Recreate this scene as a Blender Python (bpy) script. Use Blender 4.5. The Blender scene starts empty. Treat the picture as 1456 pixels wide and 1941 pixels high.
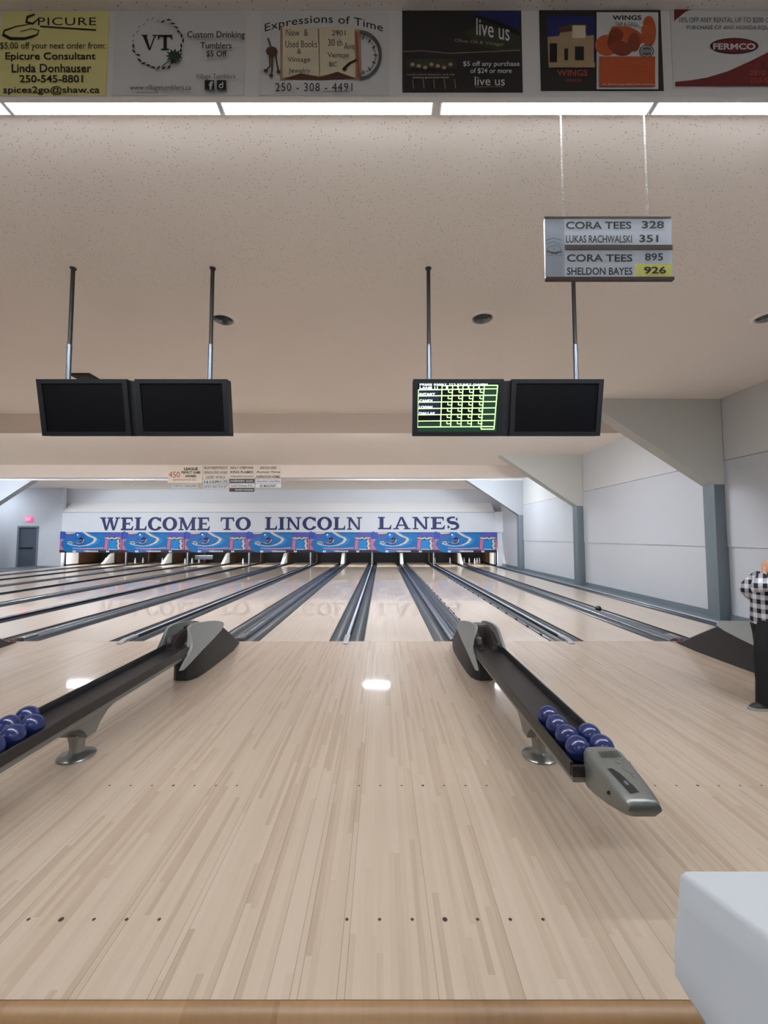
import bpy, bmesh, math, random
from mathutils import Vector, Matrix

random.seed(7)
SC = bpy.context.scene
COL = SC.collection
PI = math.pi

# ------------------------------------------------------------------ camera
CF, CH, CT, CX = 789.9, 1.5812, 0.0584, 723.95      # focal (px of 1456), height, tilt, principal x
cam_d = bpy.data.cameras.new('camera')
cam_d.sensor_fit = 'HORIZONTAL'
cam_d.sensor_width = 36.0
cam_d.lens = CF / 1456 * 36.0
cam_d.shift_x = (728 - CX) / 1456
cam_d.clip_start = 0.05
cam_d.clip_end = 100
cam = bpy.data.objects.new('camera', cam_d)
cam.location = (0, 0, CH)
cam.rotation_euler = (PI / 2 + CT, 0, 0)
COL.objects.link(cam)
SC.camera = cam

# ------------------------------------------------------------------ world, exposure
SC.view_settings.view_transform = 'Standard'
SC.view_settings.look = 'None'
SC.view_settings.gamma = 1.0
SC.view_settings.use_curve_mapping = False
SC.view_settings.exposure = 0.62
SC.cycles.use_denoising = True
SC.cycles.max_bounces = 10
SC.cycles.diffuse_bounces = 6
SC.cycles.sample_clamp_indirect = 6.0
W = bpy.data.worlds.new('world')
SC.world = W
W.use_nodes = True
W.node_tree.nodes['Background'].inputs[0].default_value = (0.02, 0.02, 0.022, 1)

L_ROW0 = 44.0      # tubes behind the banner bulkhead
L_ROW1 = 126.0      # tubes hidden behind the first baffle
L_ROW2 = 230.0      # tubes hidden behind the second baffle
L_BACK = 5.5       # concourse panels behind the camera
L_PIT = 75.0        # small pin-deck tubes

def s2l(c):
    return c / 12.92 if c <= 0.04045 else ((c + 0.055) / 1.055) ** 2.4
def rgb(r, g, b):
    return (s2l(r / 255), s2l(g / 255), s2l(b / 255), 1.0)

# ------------------------------------------------------------------ measuring: a photo pixel on a plane of the hall
_c, _s = math.cos(CT), math.sin(CT)
def at(px, py, X=None, Y=None, Z=None):
    r = (px - CX) / CF
    u = (970.5 - py) / CF
    d = Vector((r, _c - _s * u, _s + _c * u))
    t = X / d.x if X is not None else Y / d.y if Y is not None else (Z - CH) / d.z
    return Vector((0, 0, CH)) + d * t

# ------------------------------------------------------------------ materials
def nodes_of(name):
    m = bpy.data.materials.new(name)
    m.use_nodes = True
    nt = m.node_tree
    return m, nt, nt.nodes['Principled BSDF']

def mat(name, col, rough=0.6, metal=0.0, spec=0.5, vary=0.05, scale=6.0, bump=0.0, coat=0.0, bscale=None):
    m, nt, b = nodes_of(name)
    tc = nt.nodes.new('ShaderNodeTexCoord')
    nz = nt.nodes.new('ShaderNodeTexNoise')
    nz.inputs['Scale'].default_value = scale
    nz.inputs['Detail'].default_value = 3
    nt.links.new(tc.outputs['Object'], nz.inputs['Vector'])
    mx = nt.nodes.new('ShaderNodeMixRGB')
    mx.inputs[1].default_value = tuple(min(1, c * (1 - vary)) for c in col[:3]) + (1,)
    mx.inputs[2].default_value = tuple(min(1, c * (1 + vary)) for c in col[:3]) + (1,)
    nt.links.new(nz.outputs['Fac'], mx.inputs[0])
    nt.links.new(mx.outputs[0], b.inputs['Base Color'])
    b.inputs['Roughness'].default_value = rough
    b.inputs['Metallic'].default_value = metal
    b.inputs['Specular IOR Level'].default_value = spec
    b.inputs['Coat Weight'].default_value = coat
    if bump:
        n2 = nt.nodes.new('ShaderNodeTexNoise')
        n2.inputs['Scale'].default_value = bscale or scale * 12
        nt.links.new(tc.outputs['Object'], n2.inputs['Vector'])
        bp = nt.nodes.new('ShaderNodeBump')
        bp.inputs['Strength'].default_value = bump
        bp.inputs['Distance'].default_value = 0.003
        nt.links.new(n2.outputs['Fac'], bp.inputs['Height'])
        nt.links.new(bp.outputs[0], b.inputs['Normal'])
    return m

def glow(name, col, strength):
    m, nt, b = nodes_of(name)
    b.inputs['Base Color'].default_value = col
    b.inputs['Emission Color'].default_value = col
    b.inputs['Emission Strength'].default_value = strength
    b.inputs['Roughness'].default_value = 0.4
    return m

def math_node(nt, op, a, b=None, c=None):
    n = nt.nodes.new('ShaderNodeMath')
    n.operation = op
    for i, v in enumerate((a, b, c)):
        if v is None:
            continue
        if isinstance(v, (int, float)):
            n.inputs[i].default_value = v
        else:
            nt.links.new(v, n.inputs[i])
    return n.outputs[0]

def wood(name, dark, mid, light, rough, board, seg, groove, contrast=1.0, spec=0.5, coat=0.0, coat_rough=0.1):
    """strip flooring: boards run along Y, each board cut into lengths with its own tone"""
    m, nt, b = nodes_of(name)
    g = nt.nodes.new('ShaderNodeNewGeometry')
    sp = nt.nodes.new('ShaderNodeSeparateXYZ')
    nt.links.new(g.outputs['Position'], sp.inputs[0])
    x = math_node(nt, 'MULTIPLY', math_node(nt, 'ADD', sp.outputs['X'], 40.0 - 0.2608 + 0.52705), 1 / board)
    ix = math_node(nt, 'FLOOR', x)
    fx = math_node(nt, 'FRACT', x)
    w1 = nt.nodes.new('ShaderNodeTexWhiteNoise')
    w1.noise_dimensions = '1D'
    nt.links.new(ix, w1.inputs['W'])
    y = math_node(nt, 'ADD', math_node(nt, 'MULTIPLY', sp.outputs['Y'], 1 / seg), math_node(nt, 'MULTIPLY', w1.outputs['Value'], 7.3))
    iy = math_node(nt, 'FLOOR', y)
    cv = nt.nodes.new('ShaderNodeCombineXYZ')
    nt.links.new(ix, cv.inputs[0])
    nt.links.new(iy, cv.inputs[1])
    w2 = nt.nodes.new('ShaderNodeTexWhiteNoise')
    w2.noise_dimensions = '3D'
    nt.links.new(cv.outputs[0], w2.inputs['Vector'])
    # grain stretched along the board
    gv = nt.nodes.new('ShaderNodeCombineXYZ')
    nt.links.new(math_node(nt, 'MULTIPLY', sp.outputs['X'], 60.0), gv.inputs[0])
    nt.links.new(math_node(nt, 'MULTIPLY', sp.outputs['Y'], 3.0), gv.inputs[1])
    nt.links.new(math_node(nt, 'MULTIPLY', w2.outputs['Value'], 40.0), gv.inputs[2])
    nz = nt.nodes.new('ShaderNodeTexNoise')
    nz.inputs['Scale'].default_value = 1.0
    nz.inputs['Detail'].default_value = 4
    nt.links.new(gv.outputs[0], nz.inputs['Vector'])
    tone = math_node(nt, 'ADD', math_node(nt, 'MULTIPLY', w2.outputs['Value'], 0.62 * contrast),
                     math_node(nt, 'MULTIPLY', nz.outputs['Fac'], 0.38))
    tone = math_node(nt, 'ADD', tone, 0.31 * (1 - contrast))
    cr = nt.nodes.new('ShaderNodeValToRGB')
    cr.color_ramp.elements[0].position = 0.12
    cr.color_ramp.elements[0].color = dark
    cr.color_ramp.elements[1].position = 0.9
    cr.color_ramp.elements[1].color = light
    e = cr.color_ramp.elements.new(0.42)
    e.color = mid
    nt.links.new(tone, cr.inputs[0])
    # a few open joints between boards
    w3 = nt.nodes.new('ShaderNodeTexWhiteNoise')
    w3.noise_dimensions = '1D'
    nt.links.new(math_node(nt, 'ADD', ix, 511.7), w3.inputs['W'])
    gr = math_node(nt, 'MULTIPLY', math_node(nt, 'LESS_THAN', fx, 0.07), math_node(nt, 'GREATER_THAN', w3.outputs['Value'], 0.78))
    mx = nt.nodes.new('ShaderNodeMixRGB')
    mx.blend_type = 'MULTIPLY'
    mx.inputs[2].default_value = (groove, groove * 0.93, groove * 0.86, 1)
    nt.links.new(gr, mx.inputs[0])
    nt.links.new(cr.outputs[0], mx.inputs[1])
    nt.links.new(mx.outputs[0], b.inputs['Base Color'])
    b.inputs['Roughness'].default_value = rough
    b.inputs['Specular IOR Level'].default_value = spec
    b.inputs['Coat Weight'].default_value = coat
    b.inputs['Coat Roughness'].default_value = coat_rough
    return m

def speckled(name, col, hole):
    """mineral-fibre ceiling tile with pinholes and worm marks"""
    m, nt, b = nodes_of(name)
    g = nt.nodes.new('ShaderNodeNewGeometry')
    mp = nt.nodes.new('ShaderNodeMapping')
    mp.inputs['Scale'].default_value = (44, 52, 44)
    nt.links.new(g.outputs['Position'], mp.inputs[0])
    vo = nt.nodes.new('ShaderNodeTexVoronoi')
    vo.inputs['Scale'].default_value = 1.0
    nt.links.new(mp.outputs[0], vo.inputs['Vector'])
    nz = nt.nodes.new('ShaderNodeTexNoise')
    nz.inputs['Scale'].default_value = 90
    nt.links.new(g.outputs['Position'], nz.inputs['Vector'])
    thr = math_node(nt, 'MULTIPLY', nz.outputs['Fac'], 0.36)
    f = math_node(nt, 'LESS_THAN', vo.outputs['Distance'], thr)
    sp = nt.nodes.new('ShaderNodeSeparateXYZ')
    nt.links.new(vo.outputs['Color'], sp.inputs[0])
    f = math_node(nt, 'MULTIPLY', f, math_node(nt, 'GREATER_THAN', sp.outputs[0], 0.45))
    mx = nt.nodes.new('ShaderNodeMixRGB')
    mx.inputs[1].default_value = col
    mx.inputs[2].default_value = hole
    nt.links.new(f, mx.inputs[0])
    nt.links.new(mx.outputs[0], b.inputs['Base Color'])
    b.inputs['Roughness'].default_value = 0.9
    return m

def checked(name, a, bcol, size):
    m, nt, b = nodes_of(name)
    tc = nt.nodes.new('ShaderNodeTexCoord')
    sp = nt.nodes.new('ShaderNodeSeparateXYZ')
    nt.links.new(tc.outputs['Object'], sp.inputs[0])
    hx = math_node(nt, 'ADD', math_node(nt, 'SUBTRACT', sp.outputs['X'], sp.outputs['Y']), 10.0)
    px = math_node(nt, 'GREATER_THAN', math_node(nt, 'FRACT', math_node(nt, 'MULTIPLY', hx, 1 / size)), 0.5)
    pz = math_node(nt, 'GREATER_THAN', math_node(nt, 'FRACT', math_node(nt, 'MULTIPLY', math_node(nt, 'ADD', sp.outputs['Z'], 10.02), 1 / size)), 0.5)
    f = math_node(nt, 'MULTIPLY', math_node(nt, 'ADD', px, pz), 0.5)
    mx = nt.nodes.new('ShaderNodeMixRGB')
    mx.inputs[1].default_value = a
    mx.inputs[2].default_value = bcol
    nt.links.new(f, mx.inputs[0])
    nt.links.new(mx.outputs[0], b.inputs['Base Color'])
    b.inputs['Roughness'].default_value = 0.9
    return m

M = {}
M['ceiling'] = mat('ceiling_paint', (0.90, 0.825, 0.755, 1), 0.9, vary=0.02, scale=1.2, bump=0.15, bscale=220)
M['tile'] = speckled('ceiling_tile', (0.90, 0.83, 0.765, 1), (0.45, 0.37, 0.33, 1))
M['wall'] = mat('wall_paint', (0.50, 0.525, 0.57, 1), 0.75, vary=0.02, scale=1.5)
M['wall_top'] = mat('upper_wall_paint', (0.55, 0.56, 0.565, 1), 0.8, vary=0.02, scale=1.5)
M['haunch'] = mat('haunch_paint', (0.52, 0.525, 0.495, 1), 0.8, vary=0.02, scale=1.5)
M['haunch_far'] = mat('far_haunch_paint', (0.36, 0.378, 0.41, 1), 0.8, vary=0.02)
M['sign_wall'] = mat('sign_wall_paint', (0.66, 0.69, 0.745, 1), 0.7, vary=0.02, scale=1.5)
M['ledge'] = mat('ledge_paint', (0.86, 0.87, 0.89, 1), 0.6, vary=0.02)
M['white'] = mat('white_paint', (0.80, 0.82, 0.84, 1), 0.6, vary=0.02)
M['cream'] = mat('cream_board', (0.84, 0.76, 0.69, 1), 0.8, vary=0.03, scale=1.5)
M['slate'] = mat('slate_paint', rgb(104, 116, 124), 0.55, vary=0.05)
M['slate_dark'] = mat('slate_dark_paint', rgb(70, 80, 88), 0.5, vary=0.05)
M['approach'] = wood('approach_maple', (0.37, 0.278, 0.202, 1), (0.455, 0.362, 0.278, 1), (0.51, 0.42, 0.333, 1),
                     0.38, 1.0541 / 39, 0.9, 0.45, 0.85, spec=0.35, coat=0.35, coat_rough=0.055)
M['lane'] = wood('lane_laminate', (0.49, 0.40, 0.318, 1), (0.54, 0.452, 0.368, 1), (0.585, 0.50, 0.415, 1),
                 0.45, 1.0541 / 39, 1.6, 0.8, 0.7, spec=0.3, coat=0.7, coat_rough=0.012)
M['deck'] = mat('pin_deck', (0.62, 0.58, 0.52, 1), 0.3, vary=0.03)
M['nosing'] = wood('nosing_oak', rgb(120, 90, 58), rgb(140, 106, 70), rgb(156, 122, 84), 0.4, 0.3, 2.5, 0.8, 0.6)
M['dot'] = mat('dark_inlay', rgb(52, 36, 28), 0.5)
M['carpet'] = mat('concourse_floor', rgb(70, 66, 64), 0.9, vary=0.2, scale=30)
M['under'] = mat('sub_floor', rgb(40, 42, 45), 0.8)
M['gutter'] = mat('gutter_plastic', rgb(46, 53, 60), 0.3, vary=0.12, scale=2.0, spec=0.5)
M['gutter_edge'] = mat('gutter_edge', rgb(14, 16, 20), 0.5)
M['alu'] = mat('brushed_aluminium', rgb(168, 174, 184), 0.28, metal=0.5, vary=0.05, scale=3)
M['alu_cover'] = mat('track_aluminium', rgb(120, 127, 136), 0.25, metal=0.8, vary=0.05, scale=3)
M['alu_dark'] = mat('dark_aluminium', rgb(96, 104, 114), 0.3, metal=0.8, vary=0.06, scale=3)
M['rail'] = mat('pale_rail', rgb(190, 202, 222), 0.3, vary=0.04)
M['steel'] = mat('chain_steel', rgb(128, 124, 120), 0.5, metal=0.6)
M['chrome'] = mat('chrome', rgb(205, 208, 212), 0.14, metal=1.0, vary=0.02)
M['black'] = mat('black_plastic', rgb(24, 24, 26), 0.42, vary=0.15)
M['black_soft'] = mat('matt_black_rubber', rgb(34, 33, 34), 0.6, vary=0.15, scale=20)
M['trough'] = mat('trough_plastic', rgb(30, 29, 31), 0.42, vary=0.15, scale=10)
M['skirt'] = mat('brown_black_skirt', rgb(40, 38, 38), 0.6, vary=0.1)
M['hood'] = mat('grey_hood', rgb(142, 146, 145), 0.5, vary=0.05)
M['hood_in'] = mat('hood_inside', rgb(60, 52, 50), 0.6, vary=0.2, scale=14)
M['beam'] = mat('grey_beam_metal', rgb(128, 128, 124), 0.4, metal=0.3, vary=0.05)
M['silver'] = mat('cast_silver', rgb(150, 152, 150), 0.3, metal=0.9, vary=0.05)
M['console'] = mat('console_casting', rgb(122, 124, 120), 0.34, metal=0.5, vary=0.05)
M['red'] = mat('red_lens', rgb(150, 26, 28), 0.3)
M['ball'] = mat('navy_ball', rgb(27, 39, 92), 0.27, vary=0.16, scale=5, coat=0.3)
M['ball_black'] = mat('black_ball', rgb(26, 28, 32), 0.2, vary=0.1)
M['screen'] = mat('dark_screen', rgb(6, 7, 11), 0.3, spec=0.2, vary=0.1)
M['bezel'] = mat('monitor_bezel', rgb(17, 19, 23), 0.5, spec=0.3, vary=0.1)
M['pole_black'] = mat('pole_black', rgb(26, 20, 18), 0.5)
M['pin'] = mat('pin_white', (0.85, 0.85, 0.84, 1), 0.25, vary=0.02)
M['pin_band'] = mat('pin_band', rgb(40, 40, 46), 0.6)
M['pit'] = mat('pit_black', rgb(24, 24, 30), 0.8, vary=0.2)
M['kick'] = mat('kickback_wood', rgb(78, 54, 38), 0.55, vary=0.2, scale=4)
M['navy'] = mat('navy_letter', rgb(28, 40, 92), 0.6, vary=0.06)
M['door'] = mat('steel_door', rgb(70, 76, 90), 0.5, vary=0.05)
M['ink'] = mat('black_ink', rgb(22, 24, 26), 0.7)
M['grey_ink'] = mat('grey_ink', rgb(96, 100, 104), 0.7)
M['vinyl'] = mat('white_vinyl', (0.72, 0.76, 0.80, 1), 0.55, vary=0.03, scale=2)
M['vinyl_yellow'] = mat('yellow_vinyl', rgb(236, 232, 158), 0.55, vary=0.03, scale=2)
M['vinyl_black'] = mat('black_vinyl', rgb(34, 34, 36), 0.5, vary=0.1)
M['green_ink'] = mat('green_ink', rgb(42, 70, 58), 0.7)
M['tan'] = mat('tan_print', rgb(176, 154, 122), 0.7, vary=0.15, scale=14)
M['page'] = mat('page_print', rgb(226, 218, 192), 0.7, vary=0.06, scale=8)
M['brown_ink'] = mat('brown_print', rgb(92, 62, 48), 0.7, vary=0.15, scale=20)
M['olive_ink'] = mat('olive_print', rgb(58, 66, 50), 0.7, vary=0.35, scale=18)
M['night'] = mat('night_blue_print', rgb(34, 44, 110), 0.7, vary=0.2)
M['orange'] = mat('orange_print', rgb(196, 88, 46), 0.6, vary=0.05)
M['wing'] = mat('roast_print', rgb(196, 96, 52), 0.6, vary=0.3, scale=26)
M['wing_dark'] = mat('roast_dark_print', rgb(140, 60, 38), 0.6, vary=0.3, scale=26)
M['maroon'] = mat('maroon_print', rgb(120, 34, 42), 0.6, vary=0.05)
M['rust'] = mat('rust_ink', rgb(176, 84, 70), 0.7)
M['plate'] = mat('sponsor_plate', rgb(232, 222, 206), 0.6, vary=0.03)
M['plate_sign'] = mat('record_sign_plate', rgb(206, 216, 228), 0.5, vary=0.03)
M['plate_grey'] = mat('record_sign_grey', rgb(160, 170, 182), 0.5, vary=0.05)
M['plate_yellow'] = mat('yellow_strip', rgb(224, 222, 116), 0.5, vary=0.03)
M['dark_wood'] = mat('dark_wood_rail', rgb(58, 40, 34), 0.5, vary=0.15)
M['tube'] = glow('tube_lens', (0.90, 0.94, 1.0, 1), L_ROW0)
M['tube1'] = glow('tube_lens_mid', (0.93, 0.95, 1.0, 1), L_ROW1)
M['tube2'] = glow('tube_lens_far', (0.87, 0.935, 1.0, 1), L_ROW2)
M['panel_lamp'] = glow('concourse_lens', (0.93, 0.97, 1.0, 1), L_BACK)
M['pit_lamp'] = glow('pin_deck_tube', (1.0, 0.95, 0.88, 1), L_PIT)
M['exit'] = glow('exit_glow', rgb(255, 60, 110), 1.3)
M['scr_bg'] = glow('screen_green', rgb(6, 40, 22), 0.6)
M['scr_navy'] = glow('screen_navy', rgb(10, 16, 40), 0.6)
M['scr_line'] = glow('screen_line', rgb(190, 244, 150), 1.1)
M['scr_text'] = glow('screen_text', rgb(226, 240, 255), 1.2)
M['art_blue'] = mat('art_blue', rgb(0, 106, 172), 0.4, vary=0.18, scale=3)
M['art_blue2'] = mat('art_light_blue', rgb(18, 128, 200), 0.4, vary=0.15, scale=5)
M['art_indigo'] = mat('art_indigo', rgb(40, 76, 170), 0.4, vary=0.1)
M['art_purple'] = mat('art_purple', rgb(78, 80, 164), 0.4, vary=0.1)
M['art_pink'] = mat('art_pink', rgb(196, 108, 142), 0.4, vary=0.2, scale=8)
M['art_beige'] = mat('art_beige', rgb(206, 190, 176), 0.4, vary=0.25, scale=12)
M['art_ball'] = mat('art_ball', rgb(26, 92, 168), 0.35, vary=0.4, scale=8)
M['art_navy'] = mat('art_navy', rgb(20, 30, 76), 0.4, vary=0.2)
M['mask_strip'] = mat('mask_strip', rgb(34, 26, 44), 0.5, vary=0.1)
M['skin'] = mat('skin', rgb(206, 160, 132), 0.55, vary=0.06)
M['hair'] = mat('brown_hair', rgb(122, 84, 56), 0.5, vary=0.3, scale=40)
M['check'] = checked('checked_cloth', rgb(24, 24, 36), rgb(222, 224, 232), 0.085)
M['trousers'] = mat('black_trousers', rgb(17, 18, 21), 0.9, vary=0.2, scale=12)
M['sole'] = mat('pale_sole', rgb(150, 150, 146), 0.6)
M['shell'] = mat('white_moulded_shell', (0.46, 0.48, 0.505, 1), 0.45, vary=0.02)

# ------------------------------------------------------------------ mesh helpers
def B():
    return bmesh.new()

def quad(bm, pts, mi=0):
    f = bm.faces.new([bm.verts.new(p) for p in pts])
    f.material_index = mi
    return f

def box(bm, x0, x1, y0, y1, z0, z1, mi=0, bev=0.0, seg=2):
    x0, x1 = min(x0, x1), max(x0, x1)
    y0, y1 = min(y0, y1), max(y0, y1)
    z0, z1 = min(z0, z1), max(z0, z1)
    v = [bm.verts.new((x, y, z)) for x in (x0, x1) for y in (y0, y1) for z in (z0, z1)]
    fs = []
    for idx in ((0, 1, 3, 2), (4, 6, 7, 5), (0, 4, 5, 1), (2, 3, 7, 6), (0, 2, 6, 4), (1, 5, 7, 3)):
        f = bm.faces.new([v[i] for i in idx])
        f.material_index = mi
        fs.append(f)
    if bev:
        es = list({e for f in fs for e in f.edges})
        r = bmesh.ops.bevel(bm, geom=es, offset=bev, segments=seg, affect='EDGES', profile=0.6)
        for f in r['faces']:
            f.material_index = mi
    return fs

def prism(bm, pts, axis, a, b, mi=0, bev=0.0):
    """polygon pts (2D) pushed along an axis: 'X' takes (y,z), 'Y' takes (x,z), 'Z' takes (x,y)"""
    def P(p, t):
        return (t, p[0], p[1]) if axis == 'X' else (p[0], t, p[1]) if axis == 'Y' else (p[0], p[1], t)
    v0 = [bm.verts.new(P(p, a)) for p in pts]
    v1 = [bm.verts.new(P(p, b)) for p in pts]
    n = len(pts)
    fs = [bm.faces.new(v0), bm.faces.new(list(reversed(v1)))]
    for i in range(n):
        fs.append(bm.faces.new((v0[i], v1[i], v1[(i + 1) % n], v0[(i + 1) % n])))
    for f in fs:
        f.material_index = mi
    if bev:
        es = list({e for f in fs[:2] for e in f.edges})
        r = bmesh.ops.bevel(bm, geom=es, offset=bev, segments=2, affect='EDGES', profile=0.6)
        for f in r['faces']:
            f.material_index = mi

def loft(bm, secs, mi=0, cap=True, closed=True):
    rows = [[bm.verts.new(p) for p in s] for s in secs]
    n = len(rows[0])
    for a, b in zip(rows, rows[1:]):
        for i in range(n if closed else n - 1):
            f = bm.faces.new((a[i], a[(i + 1) % n], b[(i + 1) % n], b[i]))
            f.material_index = mi
    if cap and closed:
        for r in (rows[0], list(reversed(rows[-1]))):
            f = bm.faces.new(r)
            f.material_index = mi

def lathe(bm, prof, c, seg=24, mi=0, mis=None):
    rows = []
    for r, z in prof:
        if r < 1e-6:
            rows.append([bm.verts.new((c[0], c[1], c[2] + z))])
        else:
            rows.append([bm.verts.new((c[0] + r * math.cos(2 * PI * i / seg), c[1] + r * math.sin(2 * PI * i / seg), c[2] + z)) for i in range(seg)])
    for k, (a, b) in enumerate(zip(rows, rows[1:])):
        m = mis[k] if mis else mi
        for i in range(seg):
            j = (i + 1) % seg
            if len(a) == 1 and len(b) == 1:
                continue
            if len(a) == 1:
                f = bm.faces.new((a[0], b[j], b[i]))
            elif len(b) == 1:
                f = bm.faces.new((a[i], a[j], b[0]))
            else:
                f = bm.faces.new((a[i], a[j], b[j], b[i]))
            f.material_index = m

def ball_bm(bm, c, r, mi=0, u=28, v=18, sz=1.0):
    lathe(bm, [(r * math.sin(PI * i / v), -r * sz * math.cos(PI * i / v)) for i in range(v + 1)], c, u, mi)

def tube(bm, pts, r, seg=12, mi=0, cap=True):
    pts = [Vector(p) for p in pts]
    secs = []
    for i, p in enumerate(pts):
        d = (pts[min(i + 1, len(pts) - 1)] - pts[max(i - 1, 0)]).normalized()
        up = Vector((0, 0, 1)) if abs(d.z) < 0.9 else Vector((0, 1, 0))
        a = d.cross(up).normalized()
        b = d.cross(a).normalized()
        rr = r[i] if isinstance(r, (list, tuple)) else r
        secs.append([p + a * rr * math.cos(2 * PI * k / seg) + b * rr * math.sin(2 * PI * k / seg) for k in range(seg)])
    loft(bm, secs, mi, cap)

def obj(name, bm, mats, parent=None, angle=35):
    """links a bmesh given in hall coordinates as ONE mesh object (child of parent, or with its origin at its base)"""
    if not isinstance(mats, (list, tuple)):
        mats = [mats]
    bmesh.ops.recalc_face_normals(bm, faces=[f for f in bm.faces if len(f.verts) > 2 and f.calc_area() > 1e-10])
    for f in bm.faces:
        f.smooth = True
    L = Vector((0, 0, 0))
    p = parent
    while p is not None:
        L += p.location
        p = p.parent
    loc = Vector((0, 0, 0))
    if parent is None:
        xs = [v.co for v in bm.verts]
        mn = Vector([min(v[i] for v in xs) for i in range(3)])
        mx = Vector([max(v[i] for v in xs) for i in range(3)])
        loc = Vector(((mn.x + mx.x) / 2, (mn.y + mx.y) / 2, mn.z))
        L = loc
    bmesh.ops.translate(bm, verts=bm.verts, vec=-L)
    me = bpy.data.meshes.new(name)
    bm.to_mesh(me)
    bm.free()
    me.set_sharp_from_angle(angle=math.radians(angle))
    for m in mats:
        me.materials.append(m if not isinstance(m, str) else M[m])
    o = bpy.data.objects.new(name, me)
    o.location = loc
    o.parent = parent
    COL.objects.link(o)
    return o

def tag(o, label=None, cat=None, group=None, kind=None):
    if label:
        o['label'] = label
    if cat:
        o['category'] = cat
    if group:
        o['group'] = group
    if kind:
        o['kind'] = kind
    return o

def thing(name, loc, label, cat, group=None):
    o = bpy.data.objects.new(name, None)
    o.empty_display_size = 0.1
    o.location = loc
    COL.objects.link(o)
    return tag(o, label, cat, group)

def struct(name, bm, mats, label=None, parent=None):
    o = obj(name, bm, mats, parent)
    if parent is None:
        o['kind'] = 'structure'
        o['label'] = label or name.replace('_', ' ')
        o['category'] = name.split('_')[0]
    return o

KIDS = {}
def copy_tree(o, parent=None):
    c = o.copy()
    COL.objects.link(c)
    if parent is not None:
        c.parent = parent
    for ch in [x for x in bpy.data.objects if x.parent == o]:
        copy_tree(ch, c)
    return c

_tcache = {}
def text_shape(s, bold=0.0, shear=0.0, space=1.0):
    k = (s, bold, shear, space)
    if k not in _tcache:
        cu = bpy.data.curves.new('t', 'FONT')
        cu.body = s
        cu.offset = bold
        cu.shear = shear
        cu.space_character = space
        cu.resolution_u = 3
        ob = bpy.data.objects.new('t', cu)
        me = bpy.data.meshes.new_from_object(ob)
        vs = [(v.co.x, v.co.y) for v in me.vertices]
        fs = [tuple(p.vertices) for p in me.polygons]
        bpy.data.objects.remove(ob)
        bpy.data.meshes.remove(me)
        bpy.data.curves.remove(cu)
        _tcache[k] = (vs, fs)
    return _tcache[k]

class Draw:
    """flat printing on a face: mp(u, v, layer) gives the point; v grows downward"""
    def __init__(self, bm, mp):
        self.bm, self.mp, self.k = bm, mp, 1
    def poly(self, pts, mi):
        self.k += 1
        f = self.bm.faces.new([self.bm.verts.new(self.mp(u, v, self.k)) for u, v in pts])
        f.material_index = mi
    def rect(self, u0, v0, u1, v1, mi):
        self.poly([(u0, v0), (u1, v0), (u1, v1), (u0, v1)], mi)
    def oval(self, u, v, ru, rv, mi, n=28, rot=0.0):
        self.poly([(u + ru * math.cos(t) * math.cos(rot) - rv * math.sin(t) * math.sin(rot),
                    v + ru * math.cos(t) * math.sin(rot) + rv * math.sin(t) * math.cos(rot)) for t in (2 * PI * i / n for i in range(n))], mi)
    def line(self, pts, w, mi, closed=False):
        self.k += 1
        n = len(pts)
        L, R = [], []
        for i, (u, v) in enumerate(pts):
            a = pts[(i - 1) % n] if closed or i else pts[0]
            b = pts[(i + 1) % n] if closed or i < n - 1 else pts[-1]
            du, dv = b[0] - a[0], b[1] - a[1]
            l = math.hypot(du, dv) or 1
            ww = (w[i] if isinstance(w, (list, tuple)) else w) / 2
            L.append(self.bm.verts.new(self.mp(u - dv / l * ww, v + du / l * ww, self.k)))
            R.append(self.bm.verts.new(self.mp(u + dv / l * ww, v - du / l * ww, self.k)))
        for i in range(n if closed else n - 1):
            j = (i + 1) % n
            f = self.bm.faces.new((L[i], L[j], R[j], R[i]))
            f.material_index = mi
    def arc(self, u, v, ru, rv, a0, a1, w, mi, n=24):
        self.line([(u + ru * math.cos(a0 + (a1 - a0) * i / n), v + rv * math.sin(a0 + (a1 - a0) * i / n)) for i in range(n + 1)], w, mi)
    def text(self, s, u0, v0, u1, v1, mi, bold=0.0, shear=0.0, space=1.0, bend=0.0, slope=0.0):
        vs, fs = text_shape(s, bold, shear, space)
        if not vs:
            return
        self.k += 1
        ax, bx = min(v[0] for v in vs), max(v[0] for v in vs)
        ay, by = min(v[1] for v in vs), max(v[1] for v in vs)
        nv = []
        for x, y in vs:
            fx = (x - ax) / (bx - ax)
            fy = (y - ay) / max(by - ay, 1e-6)
            u = u0 + fx * (u1 - u0)
            v = v1 - fy * (v1 - v0) + bend * ((2 * fx - 1) ** 2) + slope * fx
            nv.append(self.bm.verts.new(self.mp(u, v, self.k)))
        for f in fs:
            try:
                g = self.bm.faces.new([nv[i] for i in f])
                g.material_index = mi
            except ValueError:
                pass

def photo_face(Y):
    return lambda u, v, k: at(u, v, Y=Y - 0.0003 * k)

# ------------------------------------------------------------------ measures of the hall
BW = 1.0541                       # lane width
FOUL = 6.396
TAIL = 25.2
L11 = 0.2608
PAIR = 3.3336
WIDE = 1.7469                     # odd lane to even lane, over the ball track
CEIL = 4.2
WR = 6.45                         # right wall
WL = -18.6                        # left wall
MASK_Y = 22.3
def lane_x(n):
    k = (n - 11) // 2 if n % 2 else (n - 12) // 2
    return L11 + k * PAIR + (0 if n % 2 else WIDE)
def wide_x(n):                    # track between odd lane n and n+1
    return lane_x(n) + WIDE / 2

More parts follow.
